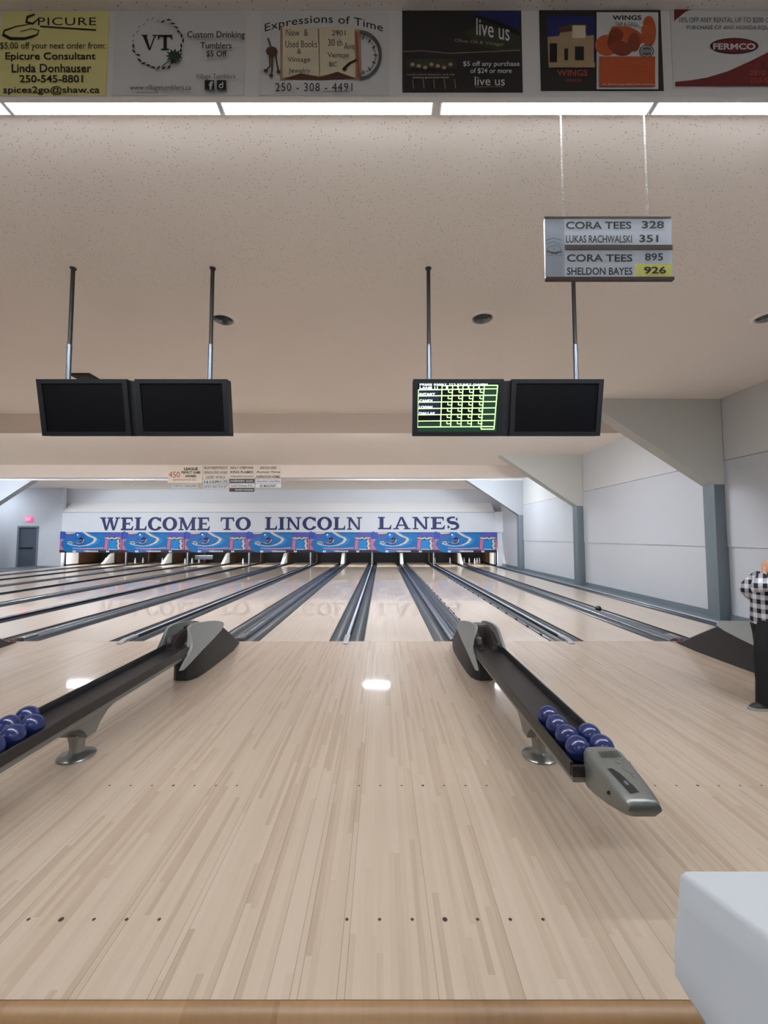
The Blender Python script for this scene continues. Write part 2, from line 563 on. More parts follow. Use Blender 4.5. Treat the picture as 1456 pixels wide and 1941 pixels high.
# ------------------------------------------------------------------ floor, approach
bm = B()
box(bm, -21, WR + 0.3, -6.3, 1.42, -0.35, -0.25)
struct('floor_concourse', bm, 'carpet', 'dark floor of the seating area in front of the approach')
bm = B()
box(bm, -21, WR + 0.3, 1.42, 27.0, -0.30, -0.14)
struct('floor_base', bm, 'under', 'dark sub floor under the lanes')
bm = B()
box(bm, WL, WR, 1.52, FOUL - 0.003, -0.13, 0.0)
DOT = 5 * BW / 39
for n in range(1, 15):
    for row, big in ((2.7456, 0.0095), (1.8182, 0.0105)):
        for k in range(-3, 4):
            r = big if k == 0 else big * 0.68
            cx = lane_x(n) + k * DOT
            f = bm.faces.new([bm.verts.new((cx + r * math.cos(2 * PI * i / 14), row + r * math.sin(2 * PI * i / 14), 0.0006)) for i in range(14)])
            f.material_index = 1
struct('floor_approach', bm, ['approach', 'dot'], 'pale maple approach floor with rows of dark dots')
bm = B()
prof = [(1.517, 0.001), (1.50, 0.002), (1.475, -0.006), (1.455, -0.022), (1.447, -0.045), (1.447, -0.25), (1.517, -0.25)]
prism(bm, prof, 'X', WL, WR)
struct('trim_1', bm, 'nosing', 'rounded brown wood edge along the front of the approach')
bm = B()
box(bm, WL + 0.02, lane_x(1) - BW / 2 - 0.45, FOUL, 22.35, -0.13, 0.02)
struct('floor_walkway', bm, 'slate_dark', 'grey walkway beside the leftmost lane')

# ------------------------------------------------------------------ ceiling
bm = B()
box(bm, -21, WR + 0.3, -6.3, 4.3, CEIL, CEIL + 0.1)
struct('ceiling_tiles', bm, 'tile', 'speckled tile ceiling over the front of the approach')
bm = B()
box(bm, -21, WR + 0.3, 4.3, 26.2, CEIL, CEIL + 0.1)
struct('ceiling', bm, 'ceiling', 'smooth cream ceiling over the lanes')

# ------------------------------------------------------------------ walls
bm = B()
box(bm, WR + 0.018, WR + 0.2, 1.45, 22.6, -0.14, 1.385)
box(bm, WR, WR + 0.2, 1.45, 22.6, 1.385, 3.0)
box(bm, WR + 0.012, WR + 0.2, -6.3, 22.6, 3.012, CEIL, 1)
box(bm, WR, WR + 0.2, -6.3, 1.45, -0.25, 3.0)
struct('wall_right', bm, ['wall', 'wall_top'], 'white panelled wall along the right side of the lanes')
bm = B()
box(bm, WR - 0.03, WR + 0.01, FOUL, 22.4, -0.14, 0.14)
struct('baseboard_right', bm, 'slate', 'slate grey base trim along the right wall')
bm = B()
box(bm, lane_x(14) + BW / 2 + 0.30, WR - 0.03, FOUL, 22.4, -0.14, 0.035)
struct('trim_2', bm, 'slate', 'grey ledge between the rightmost gutter and the wall')
bm = B()
box(bm, WL - 0.2, WL, -6.3, 20.0, -0.25, CEIL)
box(bm, -21.0, WL - 0.2, 19.8, 20.0, -0.25, CEIL)
box(bm, -21.2, -21.0, 19.8, 22.6, -0.25, CEIL)
struct('wall_left', bm, 'wall', 'white wall at the far left side')
bm = B()
box(bm, -21.2, WR + 0.2, -6.5, -6.3, -0.25, CEIL)
struct('wall_back', bm, 'cream', 'wall of the seating area')

# far wall: door wall, sign wall, fascia and splay above
DX0, DX1, DZ = -19.56, -18.43, 2.14
SW0, SW1 = -17.17, 6.06
bm = B()
box(bm, -21.0, DX0, 22.4, 22.6, -0.14, CEIL)
box(bm, DX1, SW0, 22.4, 22.6, -0.14, CEIL)
box(bm, DX0, DX1, 22.4, 22.6, DZ, CEIL)
struct('wall_exit', bm, 'wall', 'white wall around the grey exit door')
bm = B()
box(bm, SW0, SW1, 22.36, 22.5, 1.80, 2.875)
struct('wall_sign', bm, 'sign_wall', 'pale blue grey fascia carrying the welcome lettering')
bm = B()
prism(bm, [(22.38, 2.875), (22.38, 2.90), (23.0, 3.42), (23.05, 3.42), (23.05, 2.875)], 'X', SW0, SW1)
struct('trim_3', bm, 'ledge', 'sloping white ledge above the welcome lettering')
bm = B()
box(bm, SW0, SW1, 22.345, 22.362, 2.862, 2.884)  # slate strip drawn as the shadow line the ledge overhang casts
struct('trim_9', bm, 'slate', 'thin grey strip standing in for the shadow line under the sloping white ledge')
bm = B()
box(bm, SW0 - 1.0, WR + 0.2, 23.0, 23.15, 2.6, CEIL)
struct('wall_far', bm, 'sign_wall', 'pale wall above the sloping ledge')
bm = B()
v = [(SW1, 22.38), (WR + 0.02, 22.2), (WR + 0.02, 22.6), (SW1, 22.6)]
prism(bm, v, 'Z', 1.80, 2.9)
box(bm, 6.185, WR + 0.019, 22.37, 22.5, -0.14, 1.80)
struct('trim_4', bm, 'sign_wall', 'splayed white return between the masks and the right wall')
bm = B()
prism(bm, [(18.99, CEIL), (18.99, CEIL - 0.055), (18.9, CEIL)], 'X', WL, WR)
struct('trim_5', bm, 'white', 'white cove strip at the third roof frame')

# frames: columns and haunches
def haunch(y0, y1, side, mi_front):
    bm = B()
    w = WR if side > 0 else WL
    t = side
    pts = [(w, 2.545), (w - t * 0.20, 2.56), (w - t * 2.63, CEIL), (w, CEIL)]
    prism(bm, pts, 'Y', y0, y1)
    return bm
for i, (y0, y1, m) in enumerate(((7.80, 8.10, 'haunch'), (13.32, 13.66, 'haunch'), (19.0, 19.32, 'haunch_far'))):
    struct('trim_%d' % (10 + i), haunch(y0, y1, 1, 0), m, 'sloping boxed roof haunch %s the right wall' % ('nearest along', 'second along', 'farthest along')[i])
    bm = B()
    box(bm, WR - 0.20, WR + 0.03, y0, y1 - 0.02, -0.13, 2.565, bev=0.008)
    struct('trim_%d' % (20 + i), bm, 'slate', 'slate grey column %s the right wall' % ('nearest along', 'second along', 'farthest along')[i])
struct('trim_13', haunch(19.0, 19.32, -1, 0), 'haunch_far', 'sloping boxed roof haunch at the far left')
bm = B()
box(bm, WL - 0.03, WL + 0.2, 19.0, 19.3, -0.13, 2.565)
struct('trim_23', bm, 'slate', 'slate grey column at the far left wall')

# baffles that hide the lamps
def baffle(name, y, zb, mats, label, th=0.028):
    bm = B()
    box(bm, WL, WR, y, y + th, zb, CEIL + 0.01)
    struct(name, bm, mats, label)
baffle('trim_6', 1.93, 3.742, 'white', 'hanging bulkhead board that carries the banners')
baffle('trim_7', 8.80, 3.786, 'cream', 'cream baffle board across the ceiling above the near lanes')
baffle('trim_8', 15.20, 3.741, 'cream', 'cream baffle board across the ceiling above the middle lanes')

# door and exit sign
d = thing('door_1', ((DX0 + DX1) / 2, 22.42, -0.14), 'grey steel exit door with a panic bar', 'door')
d['kind'] = 'structure'
bm = B()
for x0, x1, z0, z1 in ((DX0, DX0 + 0.09, -0.14, DZ), (DX1 - 0.09, DX1, -0.14, DZ), (DX0 + 0.09, DX1 - 0.09, DZ - 0.09, DZ)):
    box(bm, x0, x1, 22.37, 22.52, z0, z1)
obj('door_frame', bm, 'slate', d)
bm = B()
box(bm, DX0 + 0.09, DX1 - 0.09, 22.44, 22.49, -0.14, DZ - 0.09)
slab = obj('door_panel', bm, 'door', d)
bm = B()
box(bm, DX0 + 0.14, DX1 - 0.30, 22.385, 22.415, 0.93, 1.0, bev=0.01)
box(bm, DX0 + 0.15, DX0 + 0.2, 22.41, 22.445, 0.92, 1.01)
box(bm, DX1 - 0.36, DX1 - 0.31, 22.41, 22.445, 0.92, 1.01)
obj('panic_bar', bm, 'black', d)
e = thing('exit_sign', (-18.96, 22.39, 2.36), 'small glowing red exit sign above the grey door', 'sign')
bm = B()
box(bm, -19.14, -18.79, 22.34, 22.4, 2.38, 2.62, bev=0.01)
obj('housing', bm, 'exit', e)
bm = B()
D = Draw(bm, lambda u, v, k: Vector((u, 22.339 - 0.0004 * k, v)))
D.text('EXIT', -19.09, 2.58, -18.84, 2.42, 0, bold=0.02)
obj('sign_letters', bm, glow('exit_letters', rgb(255, 130, 160), 1.6), e)

# ------------------------------------------------------------------ lanes
for n in range(1, 15):
    x = lane_x(n)
    bm = B()
    box(bm, x - BW / 2, x + BW / 2, FOUL, TAIL - 0.42, -0.12, 0.0)
    lane = obj('bowling_lane', bm, 'lane')
    tag(lane, 'glossy pale wood bowling lane ending under number %d on the masks' % n, 'lane', 'bowling lanes')
    bm = B()
    box(bm, x - BW / 2, x + BW / 2, TAIL - 0.418, TAIL, -0.12, 0.001)
    obj('tail_plank', bm, 'deck', lane)

def channel(bm, x0, x1, y0, y1, depth=0.062):
    n = 10
    top, bot = [], []
    for i in range(n + 1):
        t = i / n
        x = x0 + (x1 - x0) * t
        s_ = math.sin(PI * t)
        z = -0.006 - depth * (s_ ** 0.7)
        top.append((x, z))
        bot.append((x, z - 0.012))
    prism(bm, top + list(reversed(bot)), 'Y', y0, y1)

def divider(label, x, half, cap, hinges=0, group='gutter sets between the lanes'):
    """one gap: two gutters with a rail (narrow gap) or a ball-track cover (wide gap) between them"""
    t = thing('gutter_set', (x, FOUL, -0.1), label, 'gutter', group)
    y0, y1 = FOUL + 0.002, TAIL
    gx = half - cap
    for s_ in (-1, 1):
        a, b = sorted((x + s_ * (half - 0.004), x + s_ * (cap + 0.002)))
        bm = B()
        channel(bm, a + 0.006, b - 0.002, y0, y1)
        obj('gutter', bm, 'gutter', t)
    bm = B()
    for s_ in (-1, 1):
        box(bm, x + s_ * (half - 0.016), x + s_ * (half - 0.001), y0, y1, -0.10, -0.003)
    obj('edge_strip', bm, 'gutter_edge', t)
    if cap < 0.08:
        bm = B()
        h = 0.040
        prism(bm, [(x - cap, -0.10), (x - cap, h - 0.012), (x - cap * 0.6, h), (x + cap * 0.6, h), (x + cap, h - 0.012), (x + cap, -0.10)], 'Y', y0, y1)
        for f in bm.faces:
            if abs(f.calc_center_median().x - x) > cap * 0.55:
                f.material_index = 1
        obj('divider_rail', bm, ['rail', 'gutter_edge'], t)
        bm = B()
        prism(bm, [(FOUL + 0.25, h + 0.004), (FOUL + 0.0, h + 0.003), (FOUL - 0.10, 0.030), (FOUL - 0.17, 0.012), (FOUL - 0.17, 0.002), (FOUL - 0.002, 0.002), (FOUL + 0.25, 0.002)],
              'X', x - cap - 0.004, x + cap + 0.004, bev=0.006)
        obj('end_cap', bm, 'alu', t)
    else:
        bm = B()
        pr = []
        for i in range(13):
            a = PI * i / 12
            pr.append((x - cap * 0.30 - cap * 0.66 * math.cos(a), -0.008 + 0.044 * math.sin(a)))
        prism(bm, pr + [(pr[-1][0], -0.10), (pr[0][0], -0.10)], 'Y', y0 + 0.02, y1)
        obj('track_cover', bm, 'alu_cover', t)
        bm = B()
        prism(bm, [(x + cap * 0.40, -0.10), (x + cap * 0.40, 0.0), (x + cap * 0.55, 0.022), (x + cap * 0.85, 0.022), (x + cap * 0.98, 0.0), (x + cap * 0.98, -0.10)], 'Y', y0 + 0.02, y1)
        obj('track_rail', bm, 'alu_dark', t)
        bm = B()
        box(bm, x - cap * 0.05, x + cap * 0.95, FOUL + 0.03, FOUL + 0.30, 0.003, 0.05, bev=0.012)
        obj('end_cap', bm, 'silver', t)
    if hinges:
        for k in range(26):
            yy = FOUL + 0.35 + k * 0.62
            xx = x + hinges * (half - 0.012)
            bm = B()
            box(bm, xx - 0.012, xx + 0.012, yy, yy + 0.07, -0.02, 0.026)
            obj('bumper_hinge', bm, 'black', t)
        bm = B()
        tube(bm, [(x + hinges * (half - 0.035), FOUL + 0.05, 0.002), (x + hinges * (half - 0.035), TAIL - 0.5, 0.002)], 0.012, 8)
        obj('bumper_rod', bm, 'alu', t)
    return t

HN, HW = (PAIR - WIDE - BW) / 2, (WIDE - BW) / 2
for n in range(1, 14):
    x = (lane_x(n) + lane_x(n + 1)) / 2
    if n % 2:
        divider('dark gutters with a silver ball track between lanes %d and %d' % (n, n + 1), x, HW, 0.11, 1 if n == 11 else 0)
    else:
        divider('dark gutters with a pale divider rail between lanes %d and %d' % (n, n + 1), x, HN, 0.036, -1 if n == 12 else 0)
for n, s_, lab in ((14, 1, 'single gutter along the right wall side of lane 14'), (1, -1, 'single gutter along the walkway side of lane 1')):
    x = lane_x(n) + s_ * BW / 2
    t = thing('gutter_set', (x + s_ * 0.12, FOUL, -0.1), lab, 'gutter')
    bm = B()
    a, b = sorted((x + s_ * 0.006, x + s_ * 0.236))
    channel(bm, a, b, FOUL + 0.002, TAIL)
    obj('gutter', bm, 'gutter', t)
    bm = B()
    tube(bm, [(x + s_ * 0.262, FOUL + 0.1, 0.012), (x + s_ * 0.262, 22.4, 0.012)], 0.024, 12)
    obj('edge_rail', bm, 'alu', t)

# ------------------------------------------------------------------ pit, kickbacks, masks
bm = B()
box(bm, SW0 - 0.3, SW1 + 0.4, 25.6, 25.7, -0.14, 2.9)
box(bm, SW0 - 0.3, SW1 + 0.4, 22.5, 25.7, 1.85, 1.9)
box(bm, SW0 - 0.3, SW0 - 0.25, 22.62, 25.7, -0.14, 2.9)
box(bm, SW1 + 0.35, SW1 + 0.4, 22.62, 25.7, -0.14, 2.9)
struct('wall_pit', bm, 'pit', 'black pit behind the pins')

KG = 'kickback plates between the pin decks'
for n in range(0, 15):
    if n == 0:
        x = lane_x(1) - BW / 2 - HN
    elif n == 14:
        x = lane_x(14) + BW / 2 + HN
    else:
        x = (lane_x(n) + lane_x(n + 1)) / 2
    lab = ('white faced end plate beside the pin deck of lane %d' % (1 if n == 0 else 14)) if n in (0, 14) else 'brown kickback plate between the pin decks of lanes %d and %d' % (n, n + 1)
    t = thing('kickback_plate', (x, 23.9, 0.05), lab, 'pin deck wall', KG)
    hw = 0.05 if n % 2 == 0 else 0.12
    if n in (0, 14):
        hw = 0.03
    bm = B()
    if n in (0, 14):
        box(bm, x - hw, x + hw, 22.75, 23.7, 0.052, 1.6)
        box(bm, x - hw, x + hw, 23.7, 25.55, 0.052, 1.6, 1)
    elif n % 2:
        box(bm, x - hw, x + hw, 24.3, 25.55, 0.052, 1.6, 1)
    else:
        box(bm, x - hw * 0.5, x + hw * 0.5, 24.9, 25.55, 0.052, 1.6, 1)
    obj('side_panel', bm, ['white', 'kick'], t)
    bm = B()
    fy = 24.22 if n % 2 else 22.68
    box(bm, x - hw - 0.01, x + hw + 0.01, fy, fy + 0.075, 0.052, 1.6)
    if n % 2 == 0:
        box(bm, x - 0.02, x + 0.02, 22.66, 22.68, 0.06, 1.6, 1)
    obj('front_edge', bm, ['black', 'alu'], t)
    if 0 < n < 14 and n % 2:
        bm = B()
        prism(bm, [(23.3, 0.045), (23.4, 0.12), (24.0, 0.58), (24.2, 0.62), (24.2, 0.045)], 'X', x - 0.10, x + 0.07, bev=0.015)
        g = obj('track_guard', bm, 'white', t)
        g['label'] = 'pale grey sloping guard over the ball track'

def mask(n, x0):
    """mask unit over lanes n and n+1; x0 its left edge"""
    w, zb, h = PAIR, 0.85, 0.955
    t = thing('pinsetter_mask', (x0 + w / 2, MASK_Y, 0.716), 'blue mask panel with swirling ball art numbered %d and %d' % (n, n + 1), 'mask panel', 'mask panels over the pins')
    bm = B()
    box(bm, x0 + 0.004, x0 + w - 0.004, MASK_Y, MASK_Y + 0.04, zb, zb + h)
    mats = ['art_blue', 'art_blue2', 'art_indigo', 'art_purple', 'art_pink', 'art_beige', 'art_ball', 'art_navy', 'white']
    D = Draw(bm, lambda u, v, k: Vector((x0 + u * w, MASK_Y - 0.0012 * k, zb + v * h)))
    D.poly([(0.002, 0.62), (0.002, 0.995), (0.08, 0.995), (0.12, 0.86), (0.09, 0.66)], 2)
    D.poly([(0.09, 0.66), (0.09, 0.89), (0.235, 0.76), (0.16, 0.66)], 3)
    D.poly([(0.002, 0.02), (0.002, 0.62), (0.075, 0.60), (0.028, 0.46), (0.018, 0.30), (0.075, 0.02)], 4)
    D.poly([(0.085, 0.985), (0.10, 0.90), (0.155, 0.89), (0.24, 0.93), (0.255, 0.985)], 5)
    D.line([(0.09, 0.90), (0.16, 0.85), (0.23, 0.86), (0.30, 0.99)], 0.02, 7)
    # swirl of water
    sw = [(0.385, 1.0), (0.47, 0.80), (0.555, 0.68), (0.575, 0.58), (0.53, 0.40), (0.44, 0.27), (0.32, 0.22), (0.20, 0.28), (0.13, 0.38)]
    D.line([(u + 0.03, v - 0.03) for u, v in sw], [0.10] * 9, 1)
    D.line(sw, [0.05, 0.055, 0.05, 0.05, 0.05, 0.045, 0.035, 0.03, 0.05], 5)
    D.line([(0.13, 0.44), (0.17, 0.47), (0.22, 0.42), (0.20, 0.36)], 0.045, 5)
    D.line([(0.20, 0.45), (0.24, 0.34), (0.32, 0.30), (0.40, 0.33)], 0.022, 7)
    D.line([(0.20, 0.10), (0.35, 0.06), (0.55, 0.075), (0.72, 0.11)], [0.01, 0.03, 0.04, 0.05], 4)
    D.line([(0.22, 0.115), (0.38, 0.085), (0.56, 0.10), (0.70, 0.14)], 0.014, 8)
    # the ball
    D.oval(0.315, 0.63, 0.085, 0.33, 6)
    D.oval(0.345, 0.56, 0.042, 0.16, 7)
    D.line([(0.25, 0.52), (0.29, 0.46), (0.33, 0.48)], 0.03, 1)
    D.line([(0.30, 0.56), (0.33, 0.52), (0.36, 0.56)], 0.016, 5)
    D.oval(0.30, 0.78, 0.035, 0.10, 1)
    D.oval(0.285, 0.86, 0.014, 0.045, 8)
    D.line([(0.34, 0.38), (0.375, 0.45), (0.392, 0.60)], 0.014, 5)
    D.line([(0.27, 0.42), (0.30, 0.38), (0.33, 0.36)], 0.02, 5)
    # arch at the right
    D.poly([(0.735, 0.75), (0.735, 0.97), (0.998, 0.97), (0.998, 0.62), (0.955, 0.62), (0.955, 0.75)], 3)
    D.line([(0.42, 0.985), (0.52, 0.93), (0.62, 0.985), (0.72, 0.92), (0.82, 0.985)], 0.02, 7)
    D.poly([(0.725, 0.03), (0.735, 0.62), (0.785, 0.62), (0.775, 0.03)], 4)
    D.poly([(0.977, 0.02), (0.977, 0.62), (0.998, 0.62), (0.998, 0.02)], 4)
    D.poly([(0.785, 0.06), (0.79, 0.56), (0.915, 0.56), (0.915, 0.06)], 1)
    D.line([(0.735, 0.66), (0.77, 0.68), (0.80, 0.62), (0.84, 0.69), (0.88, 0.62), (0.92, 0.69), (0.97, 0.66)], 0.075, 5)
    D.line([(0.945, 0.60), (0.935, 0.48), (0.955, 0.36), (0.935, 0.24), (0.955, 0.12), (0.945, 0.03)], 0.035, 5)
    D.line([(0.75, 0.60), (0.85, 0.58), (0.95, 0.60)], 0.02, 7)
    D.line([(0.79, 0.05), (0.92, 0.04)], 0.03, 8)
    obj('art_panel', bm, mats, t)
    bm = B()
    box(bm, x0 + 0.004, x0 + w - 0.004, MASK_Y, MASK_Y + 0.04, 0.716, zb)
    D = Draw(bm, lambda u, v, k: Vector((x0 + u * w, MASK_Y - 0.0012 * k, zb + v * h)))
    D.poly([(0.05, -0.002), (0.10, -0.07), (0.17, -0.12), (0.26, -0.14), (0.36, -0.12), (0.44, -0.06), (0.50, -0.002)], 1)
    D.line([(0.22, -0.02), (0.38, -0.035), (0.47, -0.015)], 0.02, 2)
    D.rect(0.40, -0.105, 0.62, -0.035, 3)
    D.text('Brunswick', 0.408, -0.043, 0.612, -0.098, 0, bold=0.015)
    strip = obj('lower_strip', bm, ['mask_strip', 'art_blue', 'art_pink', 'white'], t)
    for k, u in ((0, 0.24), (1, 0.775)):
        bm = B()
        cx = x0 + u * w
        box(bm, cx - 0.075, cx + 0.075, MASK_Y - 0.012, MASK_Y, 0.735, 0.825)
        D = Draw(bm, lambda u_, v_, k_: Vector((u_, MASK_Y - 0.012 - 0.0012 * k_, v_)))
        s_ = str(n + k)
        hw = 0.022 * len(s_)
        D.text(s_, cx - hw, 0.815, cx + hw, 0.745, 1, bold=0.03)
        obj('number_plate', bm, ['white', 'navy'], t)
    bm = B()
    prism(bm, [(x0 + 0.006, zb + h), (x0 + 0.006, zb + h + 0.015), (x0 + 0.10, zb + h + 0.035), (x0 + 0.16, zb + h)] if n > 1 else
          [(x0 + 0.01, zb + h), (x0 + 0.03, zb + h + 0.035), (x0 + 0.22, zb + h + 0.03), (x0 + 0.3, zb + h)], 'Y', MASK_Y + 0.002, MASK_Y + 0.03)
    obj('mounting_bracket', bm, 'art_navy', t)

for k in range(7):
    n = 1 + 2 * k
    mask(n, lane_x(n) - BW / 2 - HN)

# welcome lettering -------------------------------------------------
def serif_letters():
    def R(x0, y0, x1, y1):
        return [(x0, y0), (x1, y0), (x1, y1), (x0, y1)]
    def ring(cx, cy, rx, ry, tx, ty, a0, a1, n=22):
        out = []
        for i in range(n):
            t0, t1 = a0 + (a1 - a0) * i / n, a0 + (a1 - a0) * (i + 1) / n
            out.append([(cx + rx * math.cos(t0), cy + ry * math.sin(t0)), (cx + rx * math.cos(t1), cy + ry * math.sin(t1)),
                        (cx + (rx - tx) * math.cos(t1), cy + (ry - ty) * math.sin(t1)), (cx + (rx - tx) * math.cos(t0), cy + (ry - ty) * math.sin(t0))])
        return out
    S = 0.10          # serif height
    G = {}
    G['I'] = (0.46, [R(0.11, 0, 0.37, 1), R(0, 0, 0.46, S), R(0, 1 - S, 0.46, 1)])
    G['L'] = (0.90, [R(0.11, 0, 0.37, 1), R(0, 0, 0.88, 0.13), R(0, 1 - S, 0.46, 1), [(0.72, 0.1), (0.88, 0.1), (0.90, 0.36), (0.86, 0.36)]])
    G['E'] = (0.94, [R(0.11, 0, 0.37, 1), R(0, 0, 0.90, 0.13), R(0, 0.87, 0.86, 1), R(0.3, 0.45, 0.66, 0.57),
                     [(0.74, 0.1), (0.90, 0.1), (0.94, 0.34), (0.90, 0.34)], [(0.72, 0.9), (0.86, 0.9), (0.87, 0.68), (0.83, 0.68)], R(0.62, 0.38, 0.67, 0.63)])
    G['T'] = (1.0, [R(0.39, 0, 0.61, 1), R(0.24, 0, 0.76, S), R(0.02, 0.87, 0.98, 1), [(0.02, 0.9), (0.17, 0.9), (0.05, 0.66), (0.0, 0.66)], [(0.98, 0.9), (0.83, 0.9), (0.95, 0.66), (1.0, 0.66)]])
    G['N'] = (1.14, [R(0.14, 0, 0.27, 1), R(0.86, 0, 0.99, 1), [(0.06, 1), (0.33, 1), (0.97, 0), (0.80, 0)], R(0, 1 - S, 0.3, 1), R(0.02, 0, 0.40, S), R(0.74, 1 - S, 1.14, 1)])
    G['M'] = (1.36, [R(0.14, 0, 0.27, 1), R(1.01, 0, 1.25, 1), [(0.10, 1), (0.36, 1), (0.74, 0.12), (0.64, 0.0), (0.58, 0.0)], [(1.22, 1), (1.06, 1), (0.60, 0.0), (0.68, 0.0)],
                     R(0, 1 - S, 0.3, 1), R(1.08, 1 - S, 1.36, 1), R(0.02, 0, 0.40, S), R(0.90, 0, 1.36, S)])
    G['W'] = (1.50, [[(0.08, 1), (0.32, 1), (0.56, 0), (0.40, 0)], [(0.82, 1), (0.69, 1), (0.44, 0), (0.56, 0)], [(0.64, 1), (0.88, 1), (1.12, 0), (0.96, 0)],
                     [(1.40, 1), (1.27, 1), (1.00, 0), (1.12, 0)], R(0, 1 - S, 0.44, 1), R(0.56, 1 - S, 0.98, 1), R(1.16, 1 - S, 1.50, 1)])
    G['A'] = (1.18, [[(0.50, 1), (0.66, 1), (1.08, 0), (0.84, 0)], [(0.48, 1), (0.61, 1), (0.26, 0), (0.12, 0)], R(0.30, 0.28, 0.84, 0.39), R(0, 0, 0.40, S), R(0.72, 0, 1.18, S)])
    G['O'] = (1.12, ring(0.56, 0.5, 0.56, 0.53, 0.28, 0.14, 0, 2 * PI, 32))
    G['C'] = (1.0, ring(0.56, 0.5, 0.56, 0.53, 0.28, 0.14, 0.62, 2 * PI - 0.50, 30) + [[(0.93, 1.0), (0.98, 1.0), (0.98, 0.64), (0.93, 0.64), (0.86, 0.80)], [(0.86, 0.17), (0.96, 0.28), (1.0, 0.26), (0.92, 0.10)]])
    sp = []
    N = 30
    for i in range(N + 1):
        t = i / N
        a = t * 2 * PI * 1.0
        # two stacked bowls
        if t < 0.5:
            q = 0.35 * PI + (t / 0.5) * (1.15 * PI)
            sp.append((0.42 + 0.31 * math.cos(q), 0.745 + 0.22 * math.sin(q)))
        else:
            q = 0.5 * PI - ((t - 0.5) / 0.5) * (1.15 * PI)
            sp.append((0.42 + 0.33 * math.cos(q), 0.27 + 0.25 * math.sin(q)))
    polys = []
    ws = [0.14 + 0.13 * math.exp(-((i / N - 0.5) / 0.16) ** 2) + 0.07 * math.exp(-((i / N - 0.22) / 0.08) ** 2) + 0.07 * math.exp(-((i / N - 0.78) / 0.08) ** 2) for i in range(N + 1)]
    Lp, Rp = [], []
    for i, (x, y) in enumerate(sp):
        a, b = sp[max(i - 1, 0)], sp[min(i + 1, N)]
        dx, dy = b[0] - a[0], b[1] - a[1]
        l = math.hypot(dx, dy) or 1
        Lp.append((x - dy / l * ws[i] / 2, y + dx / l * ws[i] / 2))
        Rp.append((x + dy / l * ws[i] / 2, y - dx / l * ws[i] / 2))
    for i in range(N):
        polys.append([Lp[i], Lp[i + 1], Rp[i + 1], Rp[i]])
    polys += [[(0.60, 0.80), (0.72, 0.66), (0.74, 0.92), (0.66, 0.93)], [(0.06, 0.08), (0.14, 0.08), (0.24, 0.18), (0.08, 0.36)]]
    G['S'] = (0.82, polys)
    return G
GL = serif_letters()
wl = thing('welcome_lettering', (-5.5, 22.36, 1.9), 'large navy serif lettering reading WELCOME TO LINCOLN LANES', 'lettering')
for word, x0, x1, za, zb in (('WELCOME', -15.12, -9.22, 1.905, 2.60), ('TO', -8.66, -7.03, 1.92, 2.60), ('LINCOLN', -6.26, -1.07, 1.93, 2.61), ('LANES', -0.21, 4.13, 1.955, 2.625)):
    gap = 0.10
    tot = sum(GL[c][0] for c in word) + gap * (len(word) - 1)
    sx = (x1 - x0) / tot
    bm = B()
    x = x0
    for i, c in enumerate(word):
        wd, polys = GL[c]
        h = zb - za
        for kk, p in enumerate(polys):
            pts = [(x + u * sx, za + v * h) for u, v in p]
            ar = sum(pts[j][0] * pts[(j + 1) % len(pts)][1] - pts[(j + 1) % len(pts)][0] * pts[j][1] for j in range(len(pts)))
            if ar < 0:
                pts.reverse()
            prism(bm, pts, 'Y', 22.344 - 0.0003 * (kk % 7), 22.3595)
        x += (wd + gap) * sx
    obj('word', bm, 'navy', wl)

# ------------------------------------------------------------------ pins
def make_pin():
    pr = [(0.0, 0.0), (0.027, 0.0), (0.030, 0.006), (0.037, 0.05), (0.0445, 0.09), (0.046, 0.105), (0.047, 0.108), (0.047, 0.125), (0.046, 0.128), (0.043, 0.15),
          (0.034, 0.185), (0.026, 0.215), (0.023, 0.235), (0.0255, 0.26), (0.0285, 0.28), (0.027, 0.298), (0.018, 0.311), (0.0, 0.315)]
    bm = B()
    lathe(bm, [(r * 1.12, z) for r, z in pr], (0, 0, 0), 20, 0, mis=[1 if 6 <= i <= 6 else 0 for i in range(len(pr) - 1)])
    return obj('bowling_pin', bm, ['pin', 'pin_band'])
pin0 = make_pin()
PIN_POS = {'head': (0, 0), 'left three': (-0.2286, 0.396), 'right three': (0.2286, 0.396), 'left corner': (-0.457, 0.792), 'right corner': (0.457, 0.792)}
HEAD_Y = 24.1
used = False
def pin(n, which, label):
    global used
    o = pin0 if not used else pin0.copy()
    if used:
        COL.objects.link(o)
    used = True
    dx, dy = PIN_POS[which]
    o.location = (lane_x(n) + dx, HEAD_Y + dy, 0.001)
    tag(o, label, 'bowling pin', 'white five-pin bowling pins')
for wh, txt in (('head', 'white pin at the front of the full set on lane 14'), ('left three', 'white pin just left behind the front pin on lane 14'),
                ('right three', 'white pin just right behind the front pin on lane 14'), ('left corner', 'white pin at the left corner of the set on lane 14'),
                ('right corner', 'white pin at the right corner of the set on lane 14')):
    pin(14, wh, txt)
pin(13, 'left corner', 'white pin standing at the left corner of lane 13')
pin(13, 'right corner', 'white pin standing at the right corner of lane 13')
for n, whs in ((1, ('right three',)), (2, ('right three', 'right corner')), (3, ('right three',)), (4, ('head', 'right three', 'right corner')), (6, ('head', 'right three'))):
    for wh in whs:
        pin(n, wh, 'white pin standing at the %s spot of lane %d' % (wh, n))
